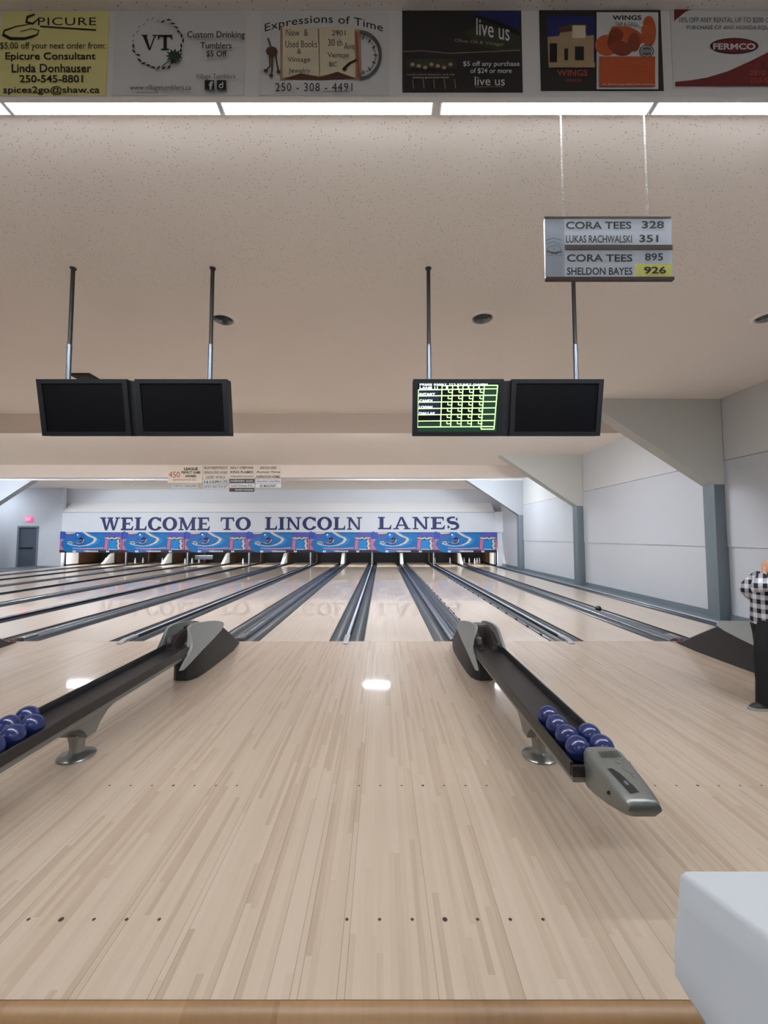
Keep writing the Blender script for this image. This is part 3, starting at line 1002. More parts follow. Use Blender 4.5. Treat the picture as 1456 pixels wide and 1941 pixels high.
# sweep board lowered on lane 5
t = thing('sweep_board', (lane_x(5), 22.9, 0.05), 'grey sweep board lowered across the pin deck of lane 5', 'sweep board')
bm = B()
box(bm, lane_x(5) - 0.52, lane_x(5) + 0.46, 22.95, 23.0, 0.32, 0.55, bev=0.01)
obj('board', bm, 'alu_dark', t)
bm = B()
box(bm, lane_x(5) - 0.50, lane_x(5) - 0.46, 23.0, 23.9, 0.4, 0.46)
box(bm, lane_x(5) + 0.40, lane_x(5) + 0.44, 23.0, 23.9, 0.4, 0.46)
obj('arm', bm, 'black', t)

# ------------------------------------------------------------------ ball returns
RG = 'ball returns on the approach'
def ball_return(X, label):
    t = thing('ball_return', (X, 4.0, 0), label, 'ball return', RG)
    # trough
    bm = B()
    o, i_, zb, zf, zr = 0.157, 0.138, 0.345, 0.362, 0.412
    pr = [(X - o, zb), (X - o, zr - 0.004), (X - o + 0.006, zr), (X - i_ - 0.003, zr), (X - i_, zr - 0.006), (X - i_ + 0.004, zf), (X + i_ - 0.004, zf), (X + i_, zr - 0.006), (X + i_ + 0.003, zr), (X + o - 0.006, zr), (X + o, zr - 0.004), (X + o, zb)]
    loft(bm, [[(x, y, z) for x, z in pr] for y in (2.235, 3.0, 4.2, 5.05)])
    box(bm, X - o + 0.002, X + o - 0.002, 2.215, 2.24, zb, 0.40, bev=0.004)
    obj('trough', bm, 'trough', t)
    # grey beam that flares into the pedestal
    bm = B()
    box(bm, X - 0.138, X + 0.138, 2.25, 4.75, 0.300, 0.344, bev=0.004)
    pr = [(2.70, 0.320), (2.75, 0.296), (2.85, 0.28), (2.98, 0.25), (3.035, 0.205), (3.055, 0.15), (3.155, 0.15), (3.185, 0.205), (3.27, 0.262), (3.42, 0.296), (3.46, 0.320)]
    prism(bm, pr, 'X', X - 0.10, X + 0.10, bev=0.006)
    obj('beam', bm, 'beam', t)
    bm = B()
    lathe(bm, [(0, 0.0), (0.118, 0.0), (0.122, 0.008), (0.112, 0.018), (0.07, 0.028), (0.052, 0.04), (0.046, 0.06), (0.05, 0.10), (0.06, 0.145), (0.064, 0.165), (0, 0.165)], (X, 3.10, 0), 36)
    obj('pedestal', bm, 'silver', t)
    # dark skirt that rises from the foul line
    bm = B()
    secs = []
    for y, hw, zt in ((6.33, 0.075, 0.012), (6.15, 0.11, 0.07), (5.85, 0.145, 0.22), (5.45, 0.152, 0.43), (5.2, 0.152, 0.44), (4.95, 0.150, 0.40), (4.78, 0.135, 0.345), (4.70, 0.10, 0.345), (4.665, 0.055, 0.345)):
        secs.append([(X - hw, y, 0.001), (X - hw, y, max(zt - 0.02, 0.006)), (X - hw + 0.02 if hw > 0.03 else X, y, zt), (X + hw - 0.02, y, zt), (X + hw, y, max(zt - 0.02, 0.006)), (X + hw, y, 0.001)])
    loft(bm, secs)
    obj('skirt', bm, 'skirt', t)
    bm = B()
    ball_bm(bm, (X, 6.345, 0.024), 0.024, 0, 16, 10)
    obj('marker_lens', bm, 'red', t)
    # two side shields
    for s_ in (-1, 1):
        bm = B()
        prof = [(4.27, 0.235), (4.33, 0.225), (4.50, 0.255), (4.75, 0.305), (5.05, 0.355), (5.30, 0.405), (5.42, 0.445), (5.43, 0.475), (5.36, 0.505), (5.20, 0.545), (5.0, 0.578), (4.80, 0.602), (4.64, 0.612), (4.56, 0.60), (4.545, 0.56), (4.55, 0.48), (4.52, 0.41), (4.44, 0.34), (4.34, 0.285)]
        a, b = X + s_ * 0.160, X + s_ * 0.186
        v0 = []
        # the shield leans inward toward its top
        for xx in (a, b):
            v0.append([bm.verts.new((xx - s_ * max(0, z - 0.42) * 0.35, y, z)) for y, z in prof])
        n = len(prof)
        bm.faces.new(v0[0])
        bm.faces.new(list(reversed(v0[1])))
        for k in range(n):
            bm.faces.new((v0[0][k], v0[1][k], v0[1][(k + 1) % n], v0[0][(k + 1) % n]))
        bmesh.ops.triangulate(bm, faces=[f for f in bm.faces if len(f.verts) > 4])
        obj('side_shield', bm, 'hood', t)
    bm = B()
    loft(bm, [[(X - 0.12, y, z0), (X - 0.125, y, z1), (X, y, z1 + 0.012), (X + 0.125, y, z1), (X + 0.12, y, z0)] for y, z0, z1 in ((5.33, 0.36, 0.465), (5.15, 0.36, 0.525), (5.02, 0.36, 0.55))])
    obj('hood_bridge', bm, 'hood', t)
    bm = B()
    box(bm, X - 0.115, X + 0.115, 4.93, 5.03, 0.365, 0.53)
    loft(bm, [[(X - 0.136, y, 0.363), (X - 0.136, y, z), (X - 0.05, y, z + 0.02 * w), (X - 0.02, y, 0.363)] for y, z, w in ((4.92, 0.50, 1), (4.7, 0.47, 1), (4.58, 0.41, 0.5))])
    loft(bm, [[(X + 0.136, y, 0.363), (X + 0.136, y, z), (X + 0.07, y, z + 0.02 * w), (X + 0.04, y, 0.363)] for y, z, w in ((4.92, 0.52, 1), (4.72, 0.50, 1), (4.56, 0.42, 0.5))])
    obj('ball_gate', bm, 'hood_in', t)
    bm = B()
    box(bm, X - 0.11, X - 0.06, 4.55, 4.6, 0.42, 0.49, bev=0.008)
    box(bm, X + 0.10, X + 0.13, 4.52, 4.55, 0.41, 0.44, bev=0.006)
    obj('gate_bracket', bm, 'silver', t)
    # console at the near end
    bm = B()
    secs = []
    for y, hw, zt, zbm in ((2.262, 0.055, 0.455, 0.40), (2.25, 0.078, 0.478, 0.34), (2.23, 0.088, 0.490, 0.30), (2.19, 0.092, 0.492, 0.292), (2.10, 0.092, 0.478, 0.305), (2.0, 0.089, 0.461, 0.325), (1.92, 0.083, 0.447, 0.35), (1.885, 0.078, 0.4415, 0.366), (1.872, 0.0745, 0.4375, 0.374), (1.866, 0.072, 0.433, 0.379)):
        secs.append([(X - hw, y, zbm + 0.02), (X - hw, y, zt - 0.028), (X - hw + 0.008, y, zt - 0.010), (X - hw + 0.024, y, zt - 0.001), (X, y, zt + 0.003), (X + hw - 0.024, y, zt - 0.001), (X + hw - 0.008, y, zt - 0.010), (X + hw, y, zt - 0.028),
                     (X + hw, y, zbm + 0.02), (X + hw * 0.6, y, zbm), (X - hw * 0.6, y, zbm)])
    loft(bm, secs)
    con = obj('console', bm, 'console', t, angle=50)
    con['label'] = 'silver tapered console at the near end of the trough'
    def top(u, v, k):   # u across -1..1, v along 0 (back) .. 1 (front)
        y = 2.19 - v * 0.29
        z = 0.4935 - v * 0.0475 + 0.0006 * k
        return Vector((X + u * 0.066, y, z))
    bm = B()
    D = Draw(bm, top)
    for q in range(10):
        D.rect(-0.62 + q * 0.15, 0.04, -0.55 + q * 0.15, 0.20, 0)
    obj('speaker_slots', bm, 'black', con)
    bm = B()
    D = Draw(bm, top)
    pts = [(-0.15 + 0.11 * i, 0.33 + 0.028 * i + (0.05 if i % 2 else -0.03)) for i in range(9)]
    D.line(pts, 0.045, 0)
    D.line([(0.1, 0.30), (0.42, 0.33)], 0.03, 0)
    D.oval(0.66, 0.62, 0.10, 0.035, 0)
    obj('chrome_emblem', bm, 'chrome', con)
    bm = B()
    D = Draw(bm, top)
    D.poly([(-0.86, 0.45), (-0.50, 0.44), (-0.20, 0.56), (0.05, 0.80), (0.10, 0.95), (-0.55, 0.97)], 0)
    D.oval(-0.30, 0.76, 0.12, 0.05, 1)
    obj('dark_badge', bm, ['black', 'grey_ink'], con)
    bm = B()
    tube(bm, [(X - 0.088, 1.99, 0.405), (X - 0.094, 1.985, 0.405)], 0.008, 12)
    obj('side_screw', bm, 'black', con)
    return t
ret = ball_return(wide_x(11), 'black ball return right of the middle lane with a silver console and six blue balls')
r1 = copy_tree(ret)
r1.location.x = wide_x(9)
r1['label'] = 'black ball return left of the middle lane, its near end past the left frame edge'
r3 = copy_tree(ret)
r3.location.x = wide_x(13)
r3['label'] = 'ball return at the far right, partly behind the person in the checked shirt'
r4 = copy_tree(ret)
r4.location.x = wide_x(7)
r4['label'] = 'ball return at the left frame edge, only its dark tip showing at the foul line'

BG = 'navy bowling balls'
bm = B()
ball_bm(bm, (0, 0, 0), 0.066)
b0 = obj('bowling_ball', bm, 'ball')
b0.location = (0, 0, 0)
ctr = Vector((0, 0, 0.066))
XR, XL = wide_x(11), wide_x(9)
BALLS = [
    (XR - 0.0675, 2.336, 'navy ball nearest the camera in the left row of the right ball return'),
    (XR - 0.0675, 2.470, 'navy ball second from the near end, left row of the right ball return'),
    (XR - 0.0675, 2.604, 'navy ball third from the near end, left row of the right ball return'),
    (XR - 0.0675, 2.738, 'navy ball farthest from the console on the right ball return'),
    (XR + 0.0675, 2.352, 'navy ball beside the silver console, right row of the right ball return'),
    (XR + 0.0675, 2.487, 'navy ball second from the console, right row of the right ball return'),
    (XL - 0.0675, 2.735, 'navy ball farthest up the left ball return, topmost of its cluster'),
    (XL - 0.0675, 2.600, 'navy ball at the left frame edge just below the topmost one of the left return'),
    (XL + 0.0675, 2.610, 'navy ball at the right front of the cluster on the left ball return'),
    (XL + 0.0675, 2.475, 'navy ball second in the right row of the left ball return'),
    (XL + 0.0675, 2.341, 'navy ball cut by the left frame edge, lowest on the left ball return'),
]
for i, (x, y, lab) in enumerate(BALLS):
    o = b0 if i == 0 else b0.copy()
    if i:
        COL.objects.link(o)
    o.location = (x, y, 0.363)
    o.rotation_euler = (0, 0, i * 0.9)
    tag(o, lab, 'bowling ball', BG)
# mesh origin sits at the ball's base
bm = B()
ball_bm(bm, (lane_x(14) - BW / 2 - 0.115, 9.15, 0.014), 0.064)
tag(obj('bowling_ball', bm, 'ball_black'), 'black ball lying in the gutter between the two rightmost lanes', 'bowling ball')

# ------------------------------------------------------------------ lamps
LG = 'fluorescent lamps behind the banner bulkhead'
def lamp(x0, x1, y, z, lensmat, label, group, w=0.062, lh=0.02, lip=0.012):
    t = thing('fluorescent_lamp', ((x0 + x1) / 2, y, CEIL), label, 'ceiling lamp', group)
    bm = B()
    box(bm, x0, x1, y - w - 0.02, y + w + 0.004, z + lh, CEIL)
    box(bm, x0, x0 + 0.012, y - w, y + w, z - 0.003, z + lh)
    box(bm, x1 - 0.012, x1, y - w, y + w, z - 0.003, z + lh)
    box(bm, x0, x1, y - w - 0.012, y - w, z - 0.003, z + lh)
    if lip:
        box(bm, x0, x1, y + w, y + w + 0.008, z - 0.003 if lip > 0.015 else z + lh - lip, z + lh)
    obj('housing', bm, 'white', t)
    bm = B()
    box(bm, x0 + 0.012, x1 - 0.012, y - w, y + w, z, z + lh)
    obj('diffuser', bm, lensmat, t)
    return t
for x0, lab in ((-4.72, 'fluorescent lamp two places left of the picture'), (-3.46, 'fluorescent lamp one place left of the picture'),
                (-2.205, 'long fluorescent lamp under the yellow and tumbler banners'), (-0.945, 'long fluorescent lamp under the book banner'),
                (0.34, 'long fluorescent lamp that holds up the record sign'), (1.60, 'fluorescent lamp under the maroon and white banner, cut by the right frame edge'),
                (2.87, 'fluorescent lamp one place right of the picture'), (4.13, 'fluorescent lamp two places right of the picture')):
    lamp(x0, x0 + 1.25, 2.288, 4.10, 'tube', lab, LG)
for x, lab in ((-16.6, 'first'), (-12.4, 'second'), (-8.4, 'third'), (-4.4, 'fourth'), (-0.4, 'fifth'), (3.6, 'sixth')):
    lamp(x - 0.62, x + 0.62, 9.12, 4.06, 'tube1', 'lamp hidden behind the first cream baffle, %s from the left' % lab, 'lamps behind the first baffle', 0.08, 0.06, 0)
for x, lab in ((-16.8, 'first'), (-11.45, 'second'), (-0.2, 'third'), (4.3, 'fourth')):
    lamp(x - 0.5, x + 0.5, 16.2, 4.05, 'tube2', 'lamp hidden behind the second cream baffle, %s from the left' % lab, 'lamps behind the second baffle', 0.055, 0.11, 0)
for x, yy, lab in ((-12, -2.2, 'left front'), (-6, -2.2, 'middle left front'), (0, -2.2, 'middle right front'), (4.5, -2.2, 'right front'), (-9, -4.8, 'left rear'), (-2, -4.8, 'middle rear'), (4, -4.8, 'right rear')):
    lamp(x - 0.9, x + 0.9, yy, 4.12, 'panel_lamp', 'ceiling lamp of the seating area, %s' % lab, 'lamps of the seating area', 0.45, 0.02, 0.02)
lamp(-20.5, -19.9, 20.9, 4.08, 'tube2', 'added unseen lamp that brightens the exit door wall, outside the left frame edge', 'added light by the exit', 0.05)  # unseen lamp added to lift the dark wall around the exit door
for k in range(7):
    n = 1 + 2 * k
    x = lane_x(n) + WIDE / 2
    lamp_t = thing('pin_deck_lamp', (x, 22.42, 0.8), 'small tube hidden behind the mask of lanes %d and %d' % (n, n + 1), 'lamp', 'pin deck tubes')
    bm = B()
    tube(bm, [(x - 1.5, 22.44, 0.83), (x - 0.15, 22.44, 0.83)], 0.02, 10)
    tube(bm, [(x + 0.15, 22.44, 0.83), (x + 1.5, 22.44, 0.83)], 0.02, 10)
    obj('tube', bm, 'pit_lamp', lamp_t)
    bm = B()
    box(bm, x - 1.55, x + 1.55, 22.345, 22.47, 0.85, 0.90)
    box(bm, x - 1.55, x + 1.55, 22.345, 22.36, 0.77, 0.85)
    obj('holder', bm, 'white', lamp_t)

# ------------------------------------------------------------------ round vents and the dark grille
VG = 'round ceiling vents'
def vent(x, y, label):
    t = thing('ceiling_vent', (x, y, CEIL), label, 'vent', VG)
    bm = B()
    lathe(bm, [(0.112, -0.004), (0.125, -0.022), (0.150, -0.018), (0.167, -0.006), (0.168, 0.0), (0.112, 0.0)], (x, y, CEIL), 40)
    obj('rim', bm, 'ceiling', t)
    bm = B()
    lathe(bm, [(0, -0.003), (0.114, -0.003)], (x, y, CEIL), 40)
    obj('throat', bm, 'black', t)
    bm = B()
    for r in (0.095, 0.070, 0.046, 0.022):
        lathe(bm, [(r, -0.008), (r + 0.012, -0.030 + r * 0.1), (r + 0.014, -0.026 + r * 0.1), (r + 0.003, -0.006)], (x, y, CEIL), 36)
    obj('vane_rings', bm, 'silver', t)
vent(1.205, 4.85, 'round ceiling vent above the lit score monitor')
vent(-1.915, 4.88, 'round ceiling vent half behind a pole of the dark monitors')
vent(4.60, 4.83, 'round ceiling vent cut by the right frame edge')
bm = B()
box(bm, -5.02, -4.70, 6.55, 7.25, CEIL - 0.035, CEIL + 0.003, bev=0.006)
for k in range(5):
    box(bm, -4.99 + k * 0.06, -4.965 + k * 0.06, 6.58, 7.22, CEIL - 0.045, CEIL - 0.03)
tag(obj('ceiling_grille', bm, 'black_soft'), 'dark rectangular grille on the ceiling behind the left monitors', 'vent')

# ------------------------------------------------------------------ monitors on poles
def monitors(xc, poles, lit, label):
    t = thing('score_monitor', (xc, 3.9, 2.54), label, 'monitor', 'twin score monitors hung on poles')
    yt, yb, zt, zb = 3.85, 3.955, 3.062, 2.545
    def F(x, v, d):          # point on the tilted face: v 0 top .. 1 bottom, d depth behind it
        n = Vector((0, zt - zb, yb - yt)).normalized()
        return Vector((x, yt + (yb - yt) * v, zt + (zb - zt) * v)) + n * d
    def slab(bm, x0, x1, v0, v1, d0, d1, mi=0, bev=0.0):
        vv = [bm.verts.new(F(x, v, d)) for x in (x0, x1) for d in (d0, d1) for v in (v1, v0)]
        fs = []
        for idx in ((0, 1, 3, 2), (4, 6, 7, 5), (0, 4, 5, 1), (2, 3, 7, 6), (0, 2, 6, 4), (1, 5, 7, 3)):
            f = bm.faces.new([vv[i] for i in idx])
            f.material_index = mi
            fs.append(f)
        if bev:
            r = bmesh.ops.bevel(bm, geom=list({e for f in fs for e in f.edges}), offset=bev, segments=2, affect='EDGES')
            for f in r['faces']:
                f.material_index = mi
    for k, (x0, x1) in enumerate(((xc - 0.90, xc - 0.045), (xc + 0.03, xc + 0.90))):
        bm = B()
        fw = 0.045
        slab(bm, x0, x1, 0, 1, 0.03, 0.12, 0, 0.006)
        slab(bm, x0, x1, 0, 0.075, 0, 0.031)
        slab(bm, x0, x1, 0.925, 1, 0, 0.031)
        slab(bm, x0, x0 + fw, 0.075, 0.925, 0, 0.031)
        slab(bm, x1 - fw, x1, 0.075, 0.925, 0, 0.031)
        h = obj('monitor_housing', bm, 'bezel', t)
        bm = B()
        slab(bm, x0 + fw, x1 - fw, 0.075, 0.925, 0.012, 0.032)
        if lit and k == 0:
            D = Draw(bm, lambda u, v, kk: F(u, v, 0.012 - 0.0004 * kk))
            # measures taken on the enlarged screen: 0..1456 wide, 40..912 high
            def U(a): return x0 + (a - 25) / (1375 - 25) * (x1 - x0) * 0.945
            def V(a): return (a - 42) / (908 - 42)
            D.rect(U(1100), V(100), U(1390), V(870), 1)
            D.rect(U(100), V(700), U(1390), V(880), 1)
            D.rect(U(110), V(200), U(450), V(560), 2)
            D.text('PRESS RESET TO START GAME!', U(128), V(100), U(1205), V(140), 4, bold=0.03)
            D.text('LANE 11', U(128), V(153), U(415), V(190), 4, bold=0.03)
            for kx, s_ in ((560, '1'), (735, '2'), (900, '3'), (1065, '4')):
                D.text(s_, U(kx - 16), V(148), U(kx + 16), V(186), 4, bold=0.03)
            for s_, yy, xx in (('INTART', 268, 372), ('CANDI', 366, 330), ('LOGAN', 463, 332), ('DALLAS', 558, 372)):
                D.text(s_, U(125), V(yy - 18), U(xx), V(yy + 22), 4, bold=0.03)
            def ln(x_0, y_0, x_1, y_1, w=0.0085):
                D.line([(U(x_0), V(y_0)), (U(x_1), V(y_1))], w if abs(x_0 - x_1) < 40 else w * 2, 3)
            for yy in (290, 385, 482, 578, 675):
                ln(105, yy + 4, 1345, yy - 6)
            ln(480, 140, 1365, 135); ln(105, 203, 1355, 186); ln(95, 770, 1130, 765); ln(1115, 803, 1330, 803); ln(1115, 764, 1330, 764)
            ln(105, 203, 97, 770); ln(480, 140, 468, 768); ln(648, 140, 630, 766); ln(812, 140, 795, 765); ln(980, 140, 958, 765); ln(1148, 140, 1118, 803); ln(1358, 135, 1325, 803)
            for r in range(6):
                y0 = 200 + r * 96
                for q in range(4):
                    xx = 585 + q * 167 - r * 4
                    ln(xx, y0, xx - 4, y0 + 42, 0.007)
                    ln(xx, y0 + 42, xx + 62, y0 + 42, 0.007)
            obj('screen', bm, ['screen', 'scr_bg', 'scr_navy', 'scr_line', 'scr_text'], t)
        else:
            obj('screen', bm, 'screen', t)
    bm = B()
    slab(bm, xc - 0.046, xc + 0.031, 0.02, 1.0, 0.035, 0.10)
    slab(bm, xc - 0.5, xc + 0.5, 0.25, 0.75, 0.119, 0.19)
    obj('center_bracket', bm, 'black', t)
    for px_ in poles:
        bm = B()
        tube(bm, [(px_, 3.93, CEIL - 0.012), (px_, 3.93, 3.40)], 0.0185, 16)
        lathe(bm, [(0.0, -0.012), (0.026, -0.012), (0.03, 0.0), (0, 0.0)], (px_, 3.93, CEIL), 20)
        p = obj('pole', bm, 'pole_black', t)
        bm = B()
        tube(bm, [(px_, 3.93, 3.43), (px_, 3.93, 3.0)], 0.0215, 16)
        obj('chrome_sleeve', bm, 'alu_dark', p)
    return t
monitors(-2.365, (-3.02, -1.655), False, 'pair of dark score monitors on the left hanging from two poles')
monitors(1.197, (0.455, 1.87), True, 'pair of score monitors on the right, one lit with a green score grid')

# ------------------------------------------------------------------ hanging record sign
YS = 2.31
t = thing('record_sign', (1.31, YS, 3.05), 'hanging grey sign with names and scores on two chains', 'hanging sign')
bm = B()
sx0, sx1, sz0, sz1 = 0.942, 1.672, 3.056, 3.426
box(bm, sx0, sx1, YS, YS + 0.016, sz0, sz1)
obj('sign_board', bm, 'white', t)
bm = B()
F_ = photo_face(YS - 0.001)
D = Draw(bm, F_)
D.rect(1034, 414, 1068, 525, 1)
D.rect(1070, 415, 1273, 464, 0)
D.rect(1070, 474, 1274, 525, 0)
D.rect(1204, 500, 1273, 524, 2)
D.text('CORA TEES', 1073, 420, 1197, 434, 3, bold=0.02)
D.text('328', 1217, 419, 1259, 433, 3, bold=0.02)
D.text('LUKAS RACHWALSKI', 1073, 446, 1198, 460, 3, bold=0.012)
D.text('351', 1212, 445, 1248, 459, 3, bold=0.02)
D.text('CORA TEES', 1075, 482, 1199, 496, 3, bold=0.02)
D.text('895', 1223, 480, 1257, 494, 3, bold=0.012)
D.text('SHELDON BAYES', 1075, 507, 1199, 521, 3, bold=0.015)
D.text('926', 1221, 505, 1263, 519, 3, bold=0.03)
# small drawing on the grey end panel
D.line([(1034, 456), (1048, 451), (1064, 455)], 1.5, 4)
D.line([(1037, 462), (1050, 458), (1064, 464)], 1.2, 4)
D.line([(1037, 476), (1051, 480), (1065, 476)], 3.0, 3)
D.arc(1051, 473, 13, 8, 0, 2 * PI, 1.0, 4)
D.arc(1042, 481, 5, 4, 0, 2 * PI, 0.8, 4)
D.arc(1060, 481, 5, 4, 0, 2 * PI, 0.8, 4)
D.line([(1050, 466), (1050, 480)], 0.8, 4)
obj('name_strips', bm, ['plate_sign', 'plate_grey', 'plate_yellow', 'ink', 'grey_ink'], t)
bm = B()
box(bm, 1.055, sx1 + 0.002, YS - 0.005, YS - 0.002, at(1070, 474, Y=YS).z, at(1070, 465, Y=YS).z)
box(bm, sx0, sx1 + 0.004, YS - 0.005, YS + 0.017, at(1070, 531, Y=YS).z, at(1070, 525.5, Y=YS).z)
box(bm, sx0, sx1, YS - 0.005, YS + 0.017, at(1070, 414, Y=YS).z, at(1070, 411, Y=YS).z)
obj('dark_rails', bm, 'dark_wood', t)
for xx in (1.058, 1.551):
    bm = B()
    n = 62
    for k in range(n):
        z = 3.435 + (4.094 - 3.435) * (k + 0.5) / n
        a = (k % 2) * PI / 2
        pts = [(xx + 0.0042 * math.cos(a) * math.cos(q), YS + 0.015 + 0.0042 * math.sin(a) * math.cos(q), z + 0.0075 * math.sin(q)) for q in (2 * PI * j / 8 for j in range(9))]
        tube(bm, pts, 0.0013, 5, 0, False)
    tube(bm, [(xx - 0.012, YS + 0.015, 3.437), (xx, YS + 0.015, 3.444), (xx + 0.012, YS + 0.015, 3.437)], 0.003, 6)
    obj('chain', bm, 'steel', t)

# ------------------------------------------------------------------ banners on the bulkhead
YB = 1.926
def banner(name, x0, y0, x1, y1, base, mats, label, paint):
    bm = B()
    a = at(x0, y1, Y=YB)
    b = at(x1, y0, Y=YB)
    box(bm, a.x, b.x, YB, YB + 0.0035, a.z, min(b.z, CEIL - 0.003))
    D = Draw(bm, photo_face(YB))
    paint(D)
    o = obj(name, bm, mats)
    tag(o, label, 'banner', 'advertising banners on the bulkhead')

def p_yellow(D):
    D.text('PICURE', 72, 33, 182, 48, 1, space=1.1)
    D.line([(76, 50), (120, 53), (182, 57)], 3.0, 1)
    D.line([(66, 27), (52, 32), (50, 42), (62, 45), (72, 36)], [3, 5, 5, 4, 2], 1)
    D.line([(60, 45), (30, 50), (8, 58), (6, 66), (20, 73), (48, 73), (70, 66), (74, 58), (60, 54), (38, 60)], [1, 2, 3, 6, 6, 5, 3, 2, 1.5, 1], 1)
    D.text('$5.00 off your next order from:', 0, 80, 200, 96, 1)
    D.text('Epicure Consultant', 10, 99, 181, 117, 1, bold=0.012)
    D.text('Linda Donhauser', 22, 121, 173, 137, 1, bold=0.012)
    D.text('250-545-8801', 37, 142, 157, 156, 1, bold=0.012)
    D.text('spices2go@shaw.ca', 6, 163, 189, 180, 1, bold=0.01)
banner('advert_banner', -6, 22, 207, 180, 'vinyl_yellow', ['vinyl_yellow', 'ink'], 'pale yellow banner with black text at the left end of the bulkhead', p_yellow)

def p_tumbler(D):
    random.seed(3)
    for q, (u0, polys) in enumerate(((268, [[(0.06, 1), (0.34, 1), (0.62, 0), (0.50, 0)], [(1.0, 1), (0.90, 1), (0.52, 0), (0.60, 0)], [(0, 0.93), (0.44, 0.93), (0.44, 1), (0, 1)], [(0.74, 0.93), (1.1, 0.93), (1.1, 1), (0.74, 1)]]), (299, GL['T'][1]))):
        for p_ in polys:
            D.poly([(u0 + a_ * 28, 95 - b_ * 29) for a_, b_ in p_], 1)
    for i in range(30):
        a = 2 * PI * i / 30 + 0.1
        r = 46 + random.uniform(-4, 4)
        u, v = 300 + r * math.cos(a), 82 + r * 0.98 * math.sin(a)
        if PI * 0.97 < a < PI * 1.5:
            D.line([(u - 1.5, v + 2), (u + 1.5, v - 2)], 1.3, 3)
            continue
        q = a + 1.2 + random.uniform(-0.6, 0.6)
        D.line([(u - 5 * math.cos(q), v - 5 * math.sin(q)), (u, v), (u + 5 * math.cos(q), v + 5 * math.sin(q))], [0.6, 3.6, 0.6], 1)
    leaf = []
    for i in range(22):
        a = 2 * PI * i / 22
        r = 17 if i % 2 else 10
        leaf.append((330 + r * math.cos(a), 106 + r * 0.85 * math.sin(a)))
    D.poly(leaf, 2)
    D.line([(322, 114), (312, 122), (306, 128)], 2, 2)
    D.text('Custom Drinking', 355, 59, 464, 75, 1, bold=0.01)
    D.text('Tumblers', 380, 80, 439, 92, 1, bold=0.01)
    D.text('$5 Off', 391, 96, 430, 109, 1, bold=0.01)
    D.text('Village Tumblers', 371, 140, 446, 152, 3)
    D.text('www.villagetumblers.ca', 246, 161, 362, 173, 1)
    D.line([(258, 176), (300, 176)], 1, 3)
    D.rect(388, 152, 406, 170, 1)
    D.text('f', 396, 154, 404, 170, 0, bold=0.04)
    D.rect(411, 152, 429, 170, 1)
    D.arc(419, 163, 3.5, 3.5, 0.3, 5.5, 2, 0, 12)
    D.line([(422, 155), (422, 164)], 2, 0)
banner('advert_banner', 212, 22, 466, 180, 'vinyl', ['vinyl', 'ink', 'green_ink', 'grey_ink'], 'white banner with a leafy wreath logo, second from the left', p_tumbler)

def p_book(D):
    D.text('Expressions of Time', 502, 28, 726, 48, 1, bold=0.004, bend=17, space=1.05)
    D.poly([(531, 53), (684, 56), (686, 152), (610, 150), (531, 153)], 2)
    D.poly([(536, 50), (570, 48), (602, 54), (606, 144), (570, 140), (536, 147)], 3)
    D.poly([(604, 54), (640, 48), (672, 55), (674, 147), (640, 140), (606, 144)], 3)
    D.poly([(536, 150), (570, 139), (606, 146), (640, 136), (676, 149), (606, 152)], 4)
    D.line([(604, 54), (606, 144)], 2, 2)
    for s_, a, b, c, d in (('New  &', 542, 55, 584, 68), ('Used Books', 541, 77, 601, 90), ('&', 563, 92, 571, 102), ('Vintage', 545, 108, 588, 120), ('Jewelry', 547, 129, 588, 141),
                           ('2901', 629, 57, 655, 67), ('30 th', 622, 74, 649, 87), ('Ave', 652, 81, 672, 93), ('Vernon', 621, 99, 661, 109), ('BC', 624, 117, 639, 126)):
        D.text(s_, a, b, c, d, 5)
    D.line([(652, 130), (662, 120), (678, 112)], [5, 4, 3], 1)
    D.oval(653, 131, 4, 3, 1)
    D.line([(676, 60), (680, 148)], 4, 6)
    D.arc(682, 104, 39, 44, -PI / 2, PI / 2, 6, 7)
    D.arc(682, 104, 30, 35, -PI / 2, PI / 2, 1.2, 7)
    for i in range(7):
        a = -PI / 2 + PI * (i + 0.5) / 7
        D.line([(682 + 26 * math.cos(a), 104 + 30 * math.sin(a)), (682 + 33 * math.cos(a), 104 + 38 * math.sin(a))], 2, 1)
    D.oval(515, 97, 11, 9, 4)
    D.line([(508, 72), (514, 90)], 4, 7)
    for p_ in (((511, 100), (512, 125), (504, 134)), ((516, 100), (516, 130), (514, 143)), ((522, 100), (525, 120), (528, 136))):
        D.line(list(p_), 3.2, 4)
        D.oval(p_[-1][0], p_[-1][1], 4, 3.5, 4)
    D.text('250 - 308 - 4491', 522, 157, 668, 173, 1, space=1.15)
    D.line([(612, 174), (664, 173)], 1, 1)
banner('advert_banner', 492, 22, 738, 180, 'vinyl', ['vinyl', 'ink', 'tan', 'page', 'brown_ink', 'grey_ink', 'rust', 'grey_ink'], 'white banner showing an open book, keys and half a clock', p_book)

